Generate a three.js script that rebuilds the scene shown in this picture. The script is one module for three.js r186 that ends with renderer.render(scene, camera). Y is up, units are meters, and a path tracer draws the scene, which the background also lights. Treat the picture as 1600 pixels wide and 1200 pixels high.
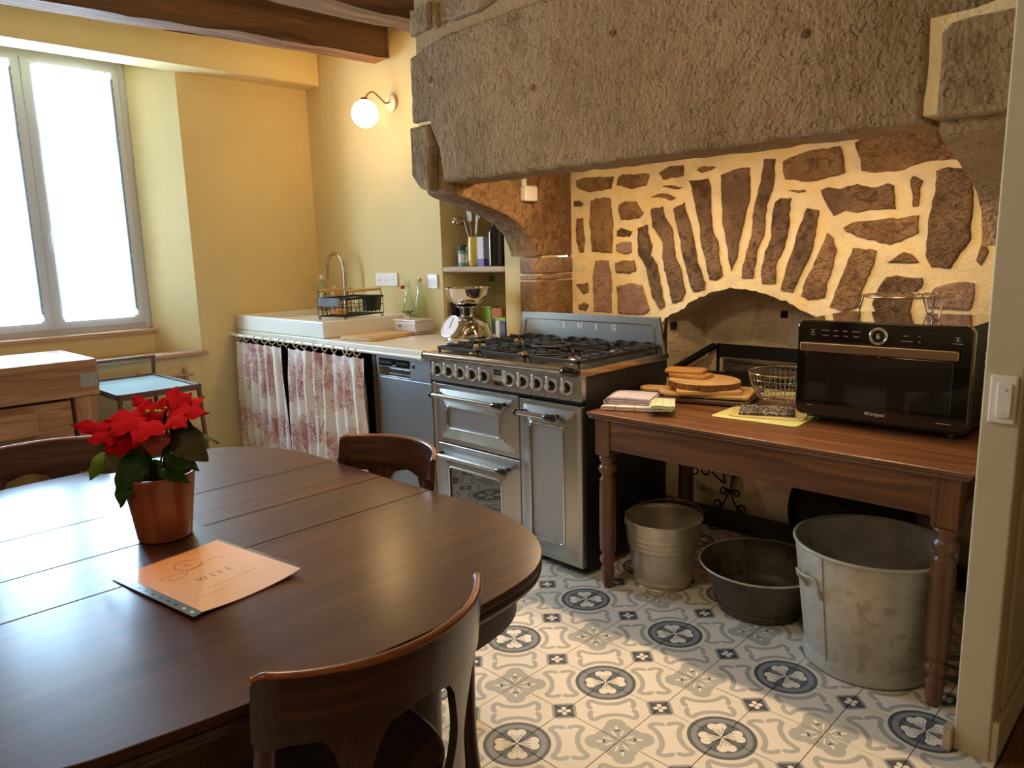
import * as THREE from 'three';
import { RoundedBoxGeometry } from 'three/addons/geometries/RoundedBoxGeometry.js';
import { TextGeometry } from 'three/addons/geometries/TextGeometry.js';
import { FontLoader } from 'three/addons/loaders/FontLoader.js';
import { RectAreaLightUniformsLib } from 'three/addons/lights/RectAreaLightUniformsLib.js';
import { mergeGeometries, mergeVertices, toCreasedNormals } from 'three/addons/utils/BufferGeometryUtils.js';

// ---------------------------------------------------------------- camera, sky, daylight, exposure
const scene = new THREE.Scene();
const camera = new THREE.PerspectiveCamera(54.81, 4 / 3, 0.05, 60);
camera.position.set(1.6996, 1.3308, 1.7003);
camera.rotation.set(-0.1745, 0.7783, -0.0267, 'YXZ');
scene.add(camera);
scene.background = new THREE.Color(0.64, 0.82, 1.0);          // overcast sky outside the window
scene.backgroundIntensity = 7;
RectAreaLightUniformsLib.init();
const daylight = new THREE.RectAreaLight(new THREE.Color(0.43, 0.70, 1.0), 28, 1.25, 1.75);  // bright overcast daylight just outside the glass
daylight.position.set(-3.62, 1.72, 0.47); daylight.lookAt(0, 1.6, 0.47); daylight.name = 'window_daylight';
scene.add(daylight);
const renderer = new THREE.WebGLRenderer({ antialias: true });
renderer.toneMapping = THREE.LinearToneMapping;
renderer.toneMappingExposure = 1.0;
renderer.shadowMap.enabled = true;
const SCONCE = 0.8, HOOD = 1.0, SPOT = 2.8, PENDANT = 1.2, OVER_TABLE = 2.3;                   // lamp strengths, candela
const WARM = new THREE.Color(1.0, 0.60, 0.22), WARM2 = new THREE.Color(1.0, 0.70, 0.40);

// ---------------------------------------------------------------- helpers
let seed = 7;
const rnd = () => { seed = (seed * 1664525 + 1013904223) >>> 0; return seed / 4294967296; };
const rr = (a, b) => a + (b - a) * rnd();
const PI = Math.PI, V = (x, y, z) => new THREE.Vector3(x, y, z);
const clamp = (x, a, b) => Math.min(b, Math.max(a, x)), mix = (a, b, t) => a + (b - a) * t;
const smooth = (a, b, x) => { const t = clamp((x - a) / (b - a), 0, 1); return t * t * (3 - 2 * t); };
const h2 = (x, y, s) => { let n = (x * 374761393 + y * 668265263 + s * 974634777) | 0; n = Math.imul(n ^ (n >>> 13), 1274126177); return ((n ^ (n >>> 16)) >>> 0) / 4294967296; };
function vnoise(x, y, px, py, s) {
  const xi = Math.floor(x), yi = Math.floor(y), fx = x - xi, fy = y - yi, u = fx * fx * (3 - 2 * fx), v = fy * fy * (3 - 2 * fy);
  const m = (a, p) => ((a % p) + p) % p, x0 = m(xi, px), x1 = m(xi + 1, px), y0 = m(yi, py), y1 = m(yi + 1, py);
  return mix(mix(h2(x0, y0, s), h2(x1, y0, s), u), mix(h2(x0, y1, s), h2(x1, y1, s), u), v);
}
function fbm(u, v, px, py, oct, s) { let a = 0.5, t = 0, n = 0; for (let i = 0; i < oct; i++) { t += a * vnoise(u * px, v * py, px, py, s + i * 17); n += a; a *= 0.5; px *= 2; py *= 2; } return t / n; }
function tex(w, h, fn, srgb = true) {
  const d = new Uint8Array(w * h * 4);
  for (let y = 0; y < h; y++) for (let x = 0; x < w; x++) {
    const c = fn((x + 0.5) / w, (y + 0.5) / h), o = (y * w + x) * 4;
    d[o] = clamp(c[0], 0, 255); d[o + 1] = clamp(c[1], 0, 255); d[o + 2] = clamp(c[2], 0, 255); d[o + 3] = 255;
  }
  const t = new THREE.DataTexture(d, w, h, THREE.RGBAFormat);
  t.wrapS = t.wrapT = THREE.RepeatWrapping; t.magFilter = THREE.LinearFilter; t.minFilter = THREE.LinearMipmapLinearFilter; t.generateMipmaps = true;
  if (srgb) t.colorSpace = THREE.SRGBColorSpace; t.needsUpdate = true; return t;
}
function canvasTex(w, h, draw) {
  const c = document.createElement('canvas'); c.width = w; c.height = h; draw(c.getContext('2d'), w, h);
  const t = new THREE.CanvasTexture(c); t.colorSpace = THREE.SRGBColorSpace; t.wrapS = t.wrapT = THREE.RepeatWrapping; return t;
}
const rep = (t, sx, sy = sx) => { t = t.clone(); t.repeat.set(1 / sx, 1 / sy); t.needsUpdate = true; return t; };
const mixc = (a, b, t) => [mix(a[0], b[0], t), mix(a[1], b[1], t), mix(a[2], b[2], t)];
const hex = (s) => [1, 3, 5].map((i) => parseInt(s.slice(i, i + 2), 16));

function flat(g) {
  g = g.index ? g.toNonIndexed() : g;
  if (!g.attributes.normal) g.computeVertexNormals();
  const n = g.attributes.position.count;
  if (!g.attributes.uv) g.setAttribute('uv', new THREE.BufferAttribute(new Float32Array(n * 2), 2));
  for (const k of Object.keys(g.attributes)) if (!['position', 'normal', 'uv'].includes(k)) g.deleteAttribute(k);
  g.morphAttributes = {}; g.clearGroups(); return g;
}
const merge = (list) => { list = list.flat(9).map(flat); return list.length === 1 ? list[0] : mergeGeometries(list, false); };
function uvm(g, grain = 'x', ox = 0, oy = 0) {                      // uv in metres, the grain along one axis
  g = flat(g); const p = g.attributes.position, uv = g.attributes.uv, A = V(), B = V(), C = V(), N = V(), ax = ['x', 'y', 'z'];
  for (let i = 0; i < p.count; i += 3) {
    A.fromBufferAttribute(p, i); B.fromBufferAttribute(p, i + 1); C.fromBufferAttribute(p, i + 2);
    N.copy(B).sub(A).cross(C.clone().sub(A));
    const d = Math.abs(N.x) > Math.abs(N.y) ? (Math.abs(N.x) > Math.abs(N.z) ? 'x' : 'z') : (Math.abs(N.y) > Math.abs(N.z) ? 'y' : 'z');
    const left = ax.filter((a) => a !== d), u = left.includes(grain) ? grain : left[0], v = left.find((a) => a !== u);
    [A, B, C].forEach((q, k) => uv.setXY(i + k, q[u] + ox, q[v] + oy));
  }
  return g;
}
const M = (g, x, y, z) => g.translate(x, y, z);
const box = (w, h, d, x = 0, y = 0, z = 0, r = 0.003, s = 1) => { r = Math.min(r, w / 2.1, h / 2.1, d / 2.1); return M(r > 0 ? new RoundedBoxGeometry(w, h, d, s, r) : new THREE.BoxGeometry(w, h, d), x, y, z); };
const bb = (x0, x1, y0, y1, z0, z1, r = 0.003, s = 1) => box(x1 - x0, y1 - y0, z1 - z0, (x0 + x1) / 2, (y0 + y1) / 2, (z0 + z1) / 2, r, s);
const cyl = (r0, r1, h, x = 0, y = 0, z = 0, n = 24) => M(new THREE.CylinderGeometry(r1, r0, h, n), x, y + h / 2, z);   // base radius, top radius, standing at y
const lathe = (pts, n = 32) => new THREE.LatheGeometry(pts.map(([r, y]) => new THREE.Vector2(Math.max(r, 1e-4), y)), n);
const ball = (r, x = 0, y = 0, z = 0, n = 20) => M(new THREE.SphereGeometry(r, n, Math.round(n * 0.7)), x, y, z);
const ring = (R, r, x = 0, y = 0, z = 0, axis = 'y', n = 32, m = 8) => { const g = new THREE.TorusGeometry(R, r, m, n); if (axis === 'y') g.rotateX(PI / 2); if (axis === 'x') g.rotateY(PI / 2); return M(g, x, y, z); };
function tube(pts, r, n = 0, closed = false, m = 8) {
  const c = new THREE.CatmullRomCurve3(pts.map((p) => (p.isVector3 ? p : V(...p))), closed, 'centripetal');
  return new THREE.TubeGeometry(c, n || Math.max(2, (pts.length - 1) * 6), r, m, closed);
}
function rod(a, b, r, m = 8, r2 = r) {                              // straight round bar with closed ends
  a = a.isVector3 ? a : V(...a); b = b.isVector3 ? b : V(...b);
  const d = b.clone().sub(a), g = new THREE.CylinderGeometry(r2, r, d.length(), m);
  g.applyQuaternion(new THREE.Quaternion().setFromUnitVectors(V(0, 1, 0), d.normalize()));
  return M(g, (a.x + b.x) / 2, (a.y + b.y) / 2, (a.z + b.z) / 2);
}
const poly = (pts) => new THREE.Shape(pts.map(([x, y]) => new THREE.Vector2(x, y)));
function ext(shape, depth, bevel = 0.002, seg = 1, curve = 12) {    // extruded along +z, bevel kept inside the depth
  const b = Math.min(bevel, depth / 2.2);
  const g = new THREE.ExtrudeGeometry(shape, { depth: depth - 2 * b, bevelEnabled: b > 0, bevelThickness: b, bevelSize: b, bevelOffset: -b, bevelSegments: seg, curveSegments: curve });
  return M(g, 0, 0, b);
}
const plan = (shape, h, y, bevel = 0.002, seg = 1, curve = 12) => M(ext(shape, h, bevel, seg, curve).rotateX(PI / 2), 0, y + h, 0);   // a shape drawn in (x, z), standing h high on y
function rrect(w, h, r, x = 0, y = 0) {
  const s = new THREE.Shape(), a = x - w / 2, b = y - h / 2; r = Math.min(r, w / 2.01, h / 2.01);
  s.moveTo(a + r, b); s.lineTo(a + w - r, b); s.absarc(a + w - r, b + r, r, -PI / 2, 0); s.lineTo(a + w, b + h - r); s.absarc(a + w - r, b + h - r, r, 0, PI / 2);
  s.lineTo(a + r, b + h); s.absarc(a + r, b + h - r, r, PI / 2, PI); s.lineTo(a, b + r); s.absarc(a + r, b + r, r, PI, 1.5 * PI); return s;
}
function grid(nu, nv, f) {                                         // a surface from f(u, v) -> [x, y, z]
  const p = [], uv = [], ix = [];
  for (let j = 0; j <= nv; j++) for (let i = 0; i <= nu; i++) { p.push(...f(i / nu, j / nv)); uv.push(i / nu, j / nv); }
  for (let j = 0; j < nv; j++) for (let i = 0; i < nu; i++) { const a = j * (nu + 1) + i, b = a + 1, c = a + nu + 1, d = c + 1; ix.push(a, b, d, a, d, c); }
  const g = new THREE.BufferGeometry(); g.setAttribute('position', new THREE.Float32BufferAttribute(p, 3)); g.setAttribute('uv', new THREE.Float32BufferAttribute(uv, 2)); g.setIndex(ix); g.computeVertexNormals(); return g;
}
function thick(nu, nv, f, t) {                                     // a surface with thickness t along its own normal, edges closed
  const top = grid(nu, nv, f), n = top.attributes.normal, p = top.attributes.position, N = nu + 1;
  const q = [], uv = [], ix = [], cnt = p.count;
  for (let s = 0; s < 2; s++) for (let i = 0; i < cnt; i++) { const k = s ? -t : 0; q.push(p.getX(i) + n.getX(i) * k, p.getY(i) + n.getY(i) * k, p.getZ(i) + n.getZ(i) * k); uv.push(top.attributes.uv.getX(i), top.attributes.uv.getY(i)); }
  const t0 = top.index.array; for (let i = 0; i < t0.length; i += 3) { ix.push(t0[i], t0[i + 1], t0[i + 2], t0[i] + cnt, t0[i + 2] + cnt, t0[i + 1] + cnt); }
  const edge = (a, b) => ix.push(a, a + cnt, b, b, a + cnt, b + cnt);
  for (let i = 0; i < nu; i++) { edge(i, i + 1); edge(nv * N + i + 1, nv * N + i); }
  for (let j = 0; j < nv; j++) { edge((j + 1) * N, j * N); edge(j * N + nu, (j + 1) * N + nu); }
  const g = new THREE.BufferGeometry(); g.setAttribute('position', new THREE.Float32BufferAttribute(q, 3)); g.setAttribute('uv', new THREE.Float32BufferAttribute(uv, 2)); g.setIndex(ix);
  return toCreasedNormals(g, 0.6);
}
function rockify(g, amp, freq, keep = 0) {                          // rough stone: the merged vertices pushed along their normals
  g = flat(g).clone(); g.deleteAttribute('uv'); g.deleteAttribute('normal'); g = mergeVertices(g, 1e-4); g.computeVertexNormals();
  const p = g.attributes.position, n = g.attributes.normal;
  for (let i = 0; i < p.count; i++) {
    const x = p.getX(i), y = p.getY(i), z = p.getZ(i), f = freq;
    const k = amp * ((vnoise(x * f + z * 1.7 * f + 50, y * f + z * f + 50, 999, 999, 3) - 0.5) + 0.6 * (vnoise(x * f * 2.7 + 90, y * f * 2.7 + z * f * 2 + 90, 999, 999, 9) - 0.5)) * 2;
    p.setXYZ(i, x + n.getX(i) * k, y + n.getY(i) * k, z + n.getZ(i) * k);
  }
  g.computeVertexNormals(); return toCreasedNormals(g, 0.7);
}
const names = {};
const numbered = (n) => { const k = names[n] = (names[n] ?? -1) + 1; return k ? n + '_' + String(k).padStart(3, '0') : n; };
function obj(name, geos, mat, parent = scene, o = {}) {             // several geometries joined into ONE named mesh
  let g = merge([geos]);
  if (o.uv !== false) g = uvm(g, o.grain ?? 'x', o.ox ?? rr(0, 3), o.oy ?? rr(0, 3));
  const m = new THREE.Mesh(g, mat); m.name = numbered(name); parent.add(m);
  if (o.label) m.userData.label = o.label; return m;
}
function tag(o, label, category, group, kind) { o.userData = { ...o.userData, label, category }; if (group) o.userData.group = group; if (kind) o.userData.kind = kind; return o; }
function thing(name, label, category, [x, y, z] = [0, 0, 0], turn = 0, group) {
  const o = new THREE.Group(); o.name = numbered(name); scene.add(o); o.position.set(x, y, z); o.rotation.y = turn; return tag(o, label, category, group);
}
function struct(name, label) { const o = new THREE.Group(); o.name = numbered(name); scene.add(o); o.userData.kind = 'structure'; if (label) o.userData.label = label; return o; }
function dup(root, [x, y, z], turn, label) { const r = root.clone(); r.name = numbered(root.name.replace(/_\d{3}$/, '')); r.userData = { ...root.userData }; scene.add(r); r.position.set(x, y, z); r.rotation.set(0, turn, 0); if (label) r.userData.label = label; return r; }
const font = await new FontLoader().loadAsync('fonts/droid/droid_sans_bold.typeface.json');
const fontR = await new FontLoader().loadAsync('fonts/droid/droid_sans_regular.typeface.json');
const letters = (t, size, depth, f = font) => { const g = new TextGeometry(t, { font: f, size, depth, curveSegments: 4, bevelEnabled: false }); g.computeBoundingBox(); const b = g.boundingBox; return M(g, -(b.min.x + b.max.x) / 2, -(b.min.y + b.max.y) / 2, 0); };

// ---------------------------------------------------------------- materials
const std = (o) => new THREE.MeshStandardMaterial(o), phys = (o) => new THREE.MeshPhysicalMaterial(o);
const T = {};
T.grain = tex(512, 512, (u, v) => { const b = fbm(u, v, 3, 34, 4, 1), f = fbm(u, v, 9, 160, 3, 5); const g = 255 * clamp(0.25 + 0.55 * b + 0.25 * f, 0, 1); return [g, g, g]; }, false);
T.rough = tex(512, 512, (u, v) => { const g = 255 * (0.55 * fbm(u, v, 10, 10, 5, 11) + 0.45 * fbm(u, v, 40, 40, 3, 14)); return [g, g, g]; }, false);
T.stoneBump = tex(1024, 1024, (u, v) => { const a = fbm(u, v, 8, 8, 6, 21), b = fbm(u, v, 36, 30, 4, 25), pit = smooth(0.62, 0.74, fbm(u, v, 60, 60, 2, 29)); const g = 255 * clamp(0.15 + 0.6 * a + 0.35 * b - 0.4 * pit, 0, 1); return [g, g, g]; }, false);
T.dressed = tex(1024, 1024, (u, v) => { const a = fbm(u, v, 5, 5, 5, 121), s = fbm(u + 0.15 * v, v, 46, 13, 4, 125), d = fbm(u - 0.3 * v, v, 40, 16, 3, 131), f = fbm(u, v, 90, 90, 2, 135), pit = smooth(0.68, 0.8, fbm(u, v, 48, 48, 2, 139)); const g = 255 * clamp(0.5 * a + 0.28 * (a > 0.5 ? s : d) + 0.22 * f - 0.25 * pit, 0, 1); return [g, g, g]; }, false);
function wood(dark, mid, light, seedN, sx = 1.4, sy = 0.45) {
  const a = hex(dark), b = hex(mid), c = hex(light);
  const t = tex(512, 512, (u, v) => {
    const warp = fbm(u, v, 2, 6, 3, seedN) * 0.18, ring = fbm(u, v + warp, 2, 26, 4, seedN + 3), fine = fbm(u, v, 10, 190, 3, seedN + 7), big = fbm(u, v, 2, 3, 3, seedN + 9);
    let col = ring < 0.5 ? mixc(a, b, smooth(0.2, 0.5, ring)) : mixc(b, c, smooth(0.5, 0.8, ring));
    const k = 0.80 + 0.28 * fine + 0.22 * (big - 0.5); return [col[0] * k, col[1] * k, col[2] * k];
  });
  return rep(t, sx, sy);
}
function mottled(a, b, c, s, n = 512, f = 6) {
  a = hex(a); b = hex(b); c = hex(c);
  return tex(n, n, (u, v) => { const x = fbm(u, v, f, f, 5, s), y = fbm(u, v, f * 4, f * 4, 4, s + 8), z = fbm(u, v, 2, 2, 3, s + 15); let q = mixc(a, b, smooth(0.3, 0.7, x)); q = mixc(q, c, smooth(0.52, 0.75, 0.6 * y + 0.4 * z)); const k = 0.9 + 0.2 * y; return [q[0] * k, q[1] * k, q[2] * k]; });
}
T.plaster = tex(512, 512, (u, v) => { const x = fbm(u, v, 3, 3, 4, 41), y = fbm(u, v, 30, 30, 3, 44); const k = 0.95 + 0.07 * x + 0.02 * y; return [222 * k, 199 * k, 145 * k]; });
T.lintel = mottled('#917855', '#a08562', '#7f6646', 51, 1024, 3);
T.stoneA = mottled('#8a6845', '#a47f56', '#6d4e31', 61, 512, 5);
T.stoneB = mottled('#785c42', '#947355', '#553e2a', 66, 512, 5);
T.stoneC = mottled('#94745f', '#ab8972', '#7b5b47', 71, 512, 5);
T.mortar = mottled('#efd7a2', '#f7e3b6', '#e6c888', 76, 512, 3);
T.cement = mottled('#cdb694', '#d8c3a3', '#ad9676', 81, 512, 3);
T.zinc = mottled('#b5b0a4', '#c8c2b4', '#958b7a', 86, 512, 3);
const bumpOf = (t, sx, sy, k) => ({ bumpMap: rep(t, sx, sy), bumpScale: k });
const mt = {
  paint: std({ map: rep(T.plaster, 1.6), roughness: 0.85, ...bumpOf(T.rough, 0.7, 0.7, 0.0012) }),
  ceiling: std({ color: '#efe0b4', roughness: 0.9, ...bumpOf(T.rough, 0.7, 0.7, 0.001) }),
  post: std({ color: '#cbbf9f', roughness: 0.55, ...bumpOf(T.rough, 0.5, 0.5, 0.0012) }),
  lintel: std({ map: rep(T.lintel, 1.1), roughness: 0.95, ...bumpOf(T.dressed, 0.8, 0.8, 0.022) }),
  stoneA: std({ map: rep(T.stoneA, 0.5), roughness: 0.95, ...bumpOf(T.stoneBump, 0.3, 0.45, 0.018) }),
  stoneB: std({ map: rep(T.stoneB, 0.5), roughness: 0.95, ...bumpOf(T.stoneBump, 0.26, 0.4, 0.022) }),
  stoneC: std({ map: rep(T.stoneC, 0.5), roughness: 0.95, ...bumpOf(T.stoneBump, 0.3, 0.3, 0.014) }),
  mortar: std({ map: rep(T.mortar, 0.8), roughness: 0.95, ...bumpOf(T.rough, 0.35, 0.35, 0.006) }),
  cement: std({ map: rep(T.cement, 0.9), roughness: 0.95, ...bumpOf(T.stoneBump, 0.5, 0.5, 0.008) }),
  beam: std({ map: wood('#5a3a22', '#7d5534', '#96704a', 101, 1.2, 0.9), roughness: 0.8, ...bumpOf(T.grain, 0.8, 0.4, 0.006) }),
  table: phys({ map: wood('#3c1e12', '#4b2818', '#593420', 107, 1.1, 0.6), roughness: 0.45, specularIntensity: 0.5, clearcoat: 0.4, clearcoatRoughness: 0.2, ...bumpOf(T.grain, 0.9, 0.5, 0.0002) }),
  tableStrip: phys({ map: wood('#2f1d15', '#3d281d', '#4a3226', 109, 1.1, 0.5), roughness: 0.3, clearcoat: 0.3, clearcoatRoughness: 0.22, ...bumpOf(T.grain, 0.9, 0.5, 0.0002) }),
  tableDark: phys({ map: wood('#2a130b', '#3f2013', '#4d2918', 112, 0.9, 0.4), roughness: 0.38, clearcoat: 0.3, clearcoatRoughness: 0.3 }),
  chair: phys({ map: wood('#2c160d', '#42251a', '#553221', 117, 0.7, 0.35), roughness: 0.30, clearcoat: 0.5, clearcoatRoughness: 0.2 }),
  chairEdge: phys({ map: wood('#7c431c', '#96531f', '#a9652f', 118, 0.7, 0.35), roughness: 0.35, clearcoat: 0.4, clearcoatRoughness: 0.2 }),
  work: phys({ map: wood('#553019', '#6e4527', '#835836', 122, 1.0, 0.4), roughness: 0.36, clearcoat: 0.3, clearcoatRoughness: 0.25, ...bumpOf(T.grain, 0.8, 0.4, 0.0006) }),
  block: std({ map: wood('#936a50', '#ac8163', '#bf9578', 127, 0.9, 0.5), roughness: 0.4 }),
  pale: std({ map: wood('#c79a62', '#d9b07a', '#e3c08e', 131, 0.6, 0.25), roughness: 0.55 }),
  olive: std({ map: wood('#a36c36', '#c9924f', '#dcae70', 137, 0.3, 0.18), roughness: 0.5 }),
  slice: std({ map: wood('#cf9c5e', '#e2b677', '#edc994', 141, 0.5, 0.3), roughness: 0.55 }),
  bark: std({ map: wood('#5b3a1f', '#8a5f35', '#a87c4c', 143, 0.08, 0.2), roughness: 0.9 }),
  bamboo: std({ map: wood('#c9a05a', '#dcb873', '#e6c88a', 147, 0.4, 0.12), roughness: 0.5 }),
  shelf: std({ map: wood('#c0a283', '#cfb396', '#d9c1a6', 151, 0.8, 0.3), roughness: 0.6 }),
  sill: std({ map: wood('#a88163', '#bb9474', '#c9a487', 153, 1.0, 0.3), roughness: 0.45 }),
  plank: std({ map: wood('#5f3c27', '#7a4f35', '#8d6145', 157, 1.2, 0.4), roughness: 0.45 }),
  steel: std({ color: '#b9b6b0', metalness: 1, roughness: 0.34, roughnessMap: null, ...bumpOf(T.grain, 0.8, 0.15, 0.0001) }),
  steelSmooth: std({ color: '#c9c6c0', metalness: 1, roughness: 0.17 }),
  dishSteel: std({ color: '#a5a9ad', metalness: 0.9, roughness: 0.42 }),
  chrome: std({ color: '#dcd9d2', metalness: 1, roughness: 0.07 }),
  nickel: std({ color: '#b9a88e', metalness: 1, roughness: 0.25 }),
  brass: std({ color: '#b79b63', metalness: 1, roughness: 0.35 }),
  bronze: std({ color: '#9c8264', metalness: 1, roughness: 0.35 }),
  iron: std({ color: '#2b2a2a', metalness: 0.35, roughness: 0.55, ...bumpOf(T.rough, 0.06, 0.06, 0.0004) }),
  blackIron: std({ color: '#14110f', metalness: 0.4, roughness: 0.6 }),
  black: std({ color: '#0e0d0d', roughness: 0.35 }),
  blackGloss: phys({ color: '#080808', roughness: 0.12, clearcoat: 0.6, clearcoatRoughness: 0.05 }),
  blackMatt: std({ color: '#171615', roughness: 0.75 }),
  cooker: std({ color: '#1a1715', roughness: 0.5 }),
  wire: std({ color: '#1c1613', metalness: 0.5, roughness: 0.45 }),
  zinc: std({ map: rep(T.zinc, 0.45), metalness: 0.3, roughness: 0.55, ...bumpOf(T.rough, 0.3, 0.3, 0.001) }),
  zincDark: std({ map: rep(mottled('#5c5346', '#766a59', '#463d32', 89, 512, 3), 0.45), metalness: 0.6, roughness: 0.55, ...bumpOf(T.rough, 0.3, 0.3, 0.001) }),
  bucket: std({ map: rep(mottled('#c2b6a2', '#d2c6b2', '#a99d89', 93, 256, 3), 0.5), metalness: 0.6, roughness: 0.32 }),
  copperDark: std({ color: '#241b14', metalness: 0.5, roughness: 0.5, ...bumpOf(T.rough, 0.2, 0.2, 0.001) }),
  ceramic: phys({ color: '#e9e4d8', roughness: 0.28, clearcoat: 0.4, clearcoatRoughness: 0.15 }),
  worktop: std({ color: '#dccfb6', roughness: 0.35, ...bumpOf(T.rough, 0.4, 0.4, 0.0002) }),
  whitePlastic: std({ color: '#ece6da', roughness: 0.35 }),
  socket: std({ color: '#efe9e2', roughness: 0.3 }),
  rodWhite: std({ color: '#e9e4da', roughness: 0.3 }),
  frame: std({ color: '#c6c6c9', roughness: 0.5 }),
  butter: phys({ color: '#e8dcd6', roughness: 0.25, clearcoat: 0.5 }),
  glass: phys({ color: '#ffffff', roughness: 0.02, transmission: 1, thickness: 0, ior: 1.5 }),
  bottleGlass: phys({ color: '#f8fcf7', roughness: 0.03, transmission: 1, thickness: 0, ior: 1.5 }),
  soapGlass: phys({ color: '#dfe6cf', roughness: 0.12, transmission: 0.75, thickness: 0, ior: 1.45 }),
  sleeve: phys({ color: '#ffffff', roughness: 0.12, transmission: 0.95, thickness: 0, ior: 1.45 }),
  darkGlass: phys({ color: '#0b0f0a', roughness: 0.06, clearcoat: 0.6, clearcoatRoughness: 0.04 }),
  greenGlass: phys({ color: '#18331a', roughness: 0.08, clearcoat: 0.5 }),
  pot: phys({ map: rep(mottled('#8f4a2c', '#a2583a', '#83422a', 97, 128, 3), 0.4), roughness: 0.28, clearcoat: 0.5, clearcoatRoughness: 0.12 }),
  soil: std({ color: '#3a2a1d', roughness: 1, ...bumpOf(T.rough, 0.05, 0.05, 0.003) }),
  leaf: phys({ color: '#28501a', roughness: 0.55, specularIntensity: 0.5, side: THREE.DoubleSide, transmission: 0.18, thickness: 0 }),
  leafLight: phys({ color: '#7fa52c', roughness: 0.5, side: THREE.DoubleSide, transmission: 0.35, thickness: 0 }),
  leafOlive: phys({ color: '#57522a', roughness: 0.55, side: THREE.DoubleSide, transmission: 0.15, thickness: 0 }),
  bract: phys({ color: '#c00d1c', roughness: 0.85, specularIntensity: 0.25, side: THREE.DoubleSide, transmission: 0.2, thickness: 0 }),
  bractOrange: phys({ color: '#a8402a', roughness: 0.5, side: THREE.DoubleSide, transmission: 0.25, thickness: 0 }),
  stem: std({ color: '#3d3a1c', roughness: 0.7 }),
  vase: phys({ color: '#d9b64f', roughness: 0.25, clearcoat: 0.6 }),
  red: std({ color: '#b01c1c', roughness: 0.4 }), orange: std({ color: '#d8742c', roughness: 0.55 }), green: std({ color: '#1f6b3a', roughness: 0.4 }),
  lime: std({ color: '#8fae35', roughness: 0.5 }), navy: std({ color: '#2a3f66', roughness: 0.4 }), cream: std({ color: '#e7dcc2', roughness: 0.6 }), brown: std({ color: '#5a4230', roughness: 0.6 }),
  paperWhite: std({ color: '#ece8ec', roughness: 0.7 }), greyCloth: std({ color: '#75787d', roughness: 0.9 }), sponge: std({ color: '#d79a3c', roughness: 0.95 }),
  darkWood: std({ color: '#5a4433', roughness: 0.6 }), dark: std({ color: '#17120e', roughness: 0.9 }),
};
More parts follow.
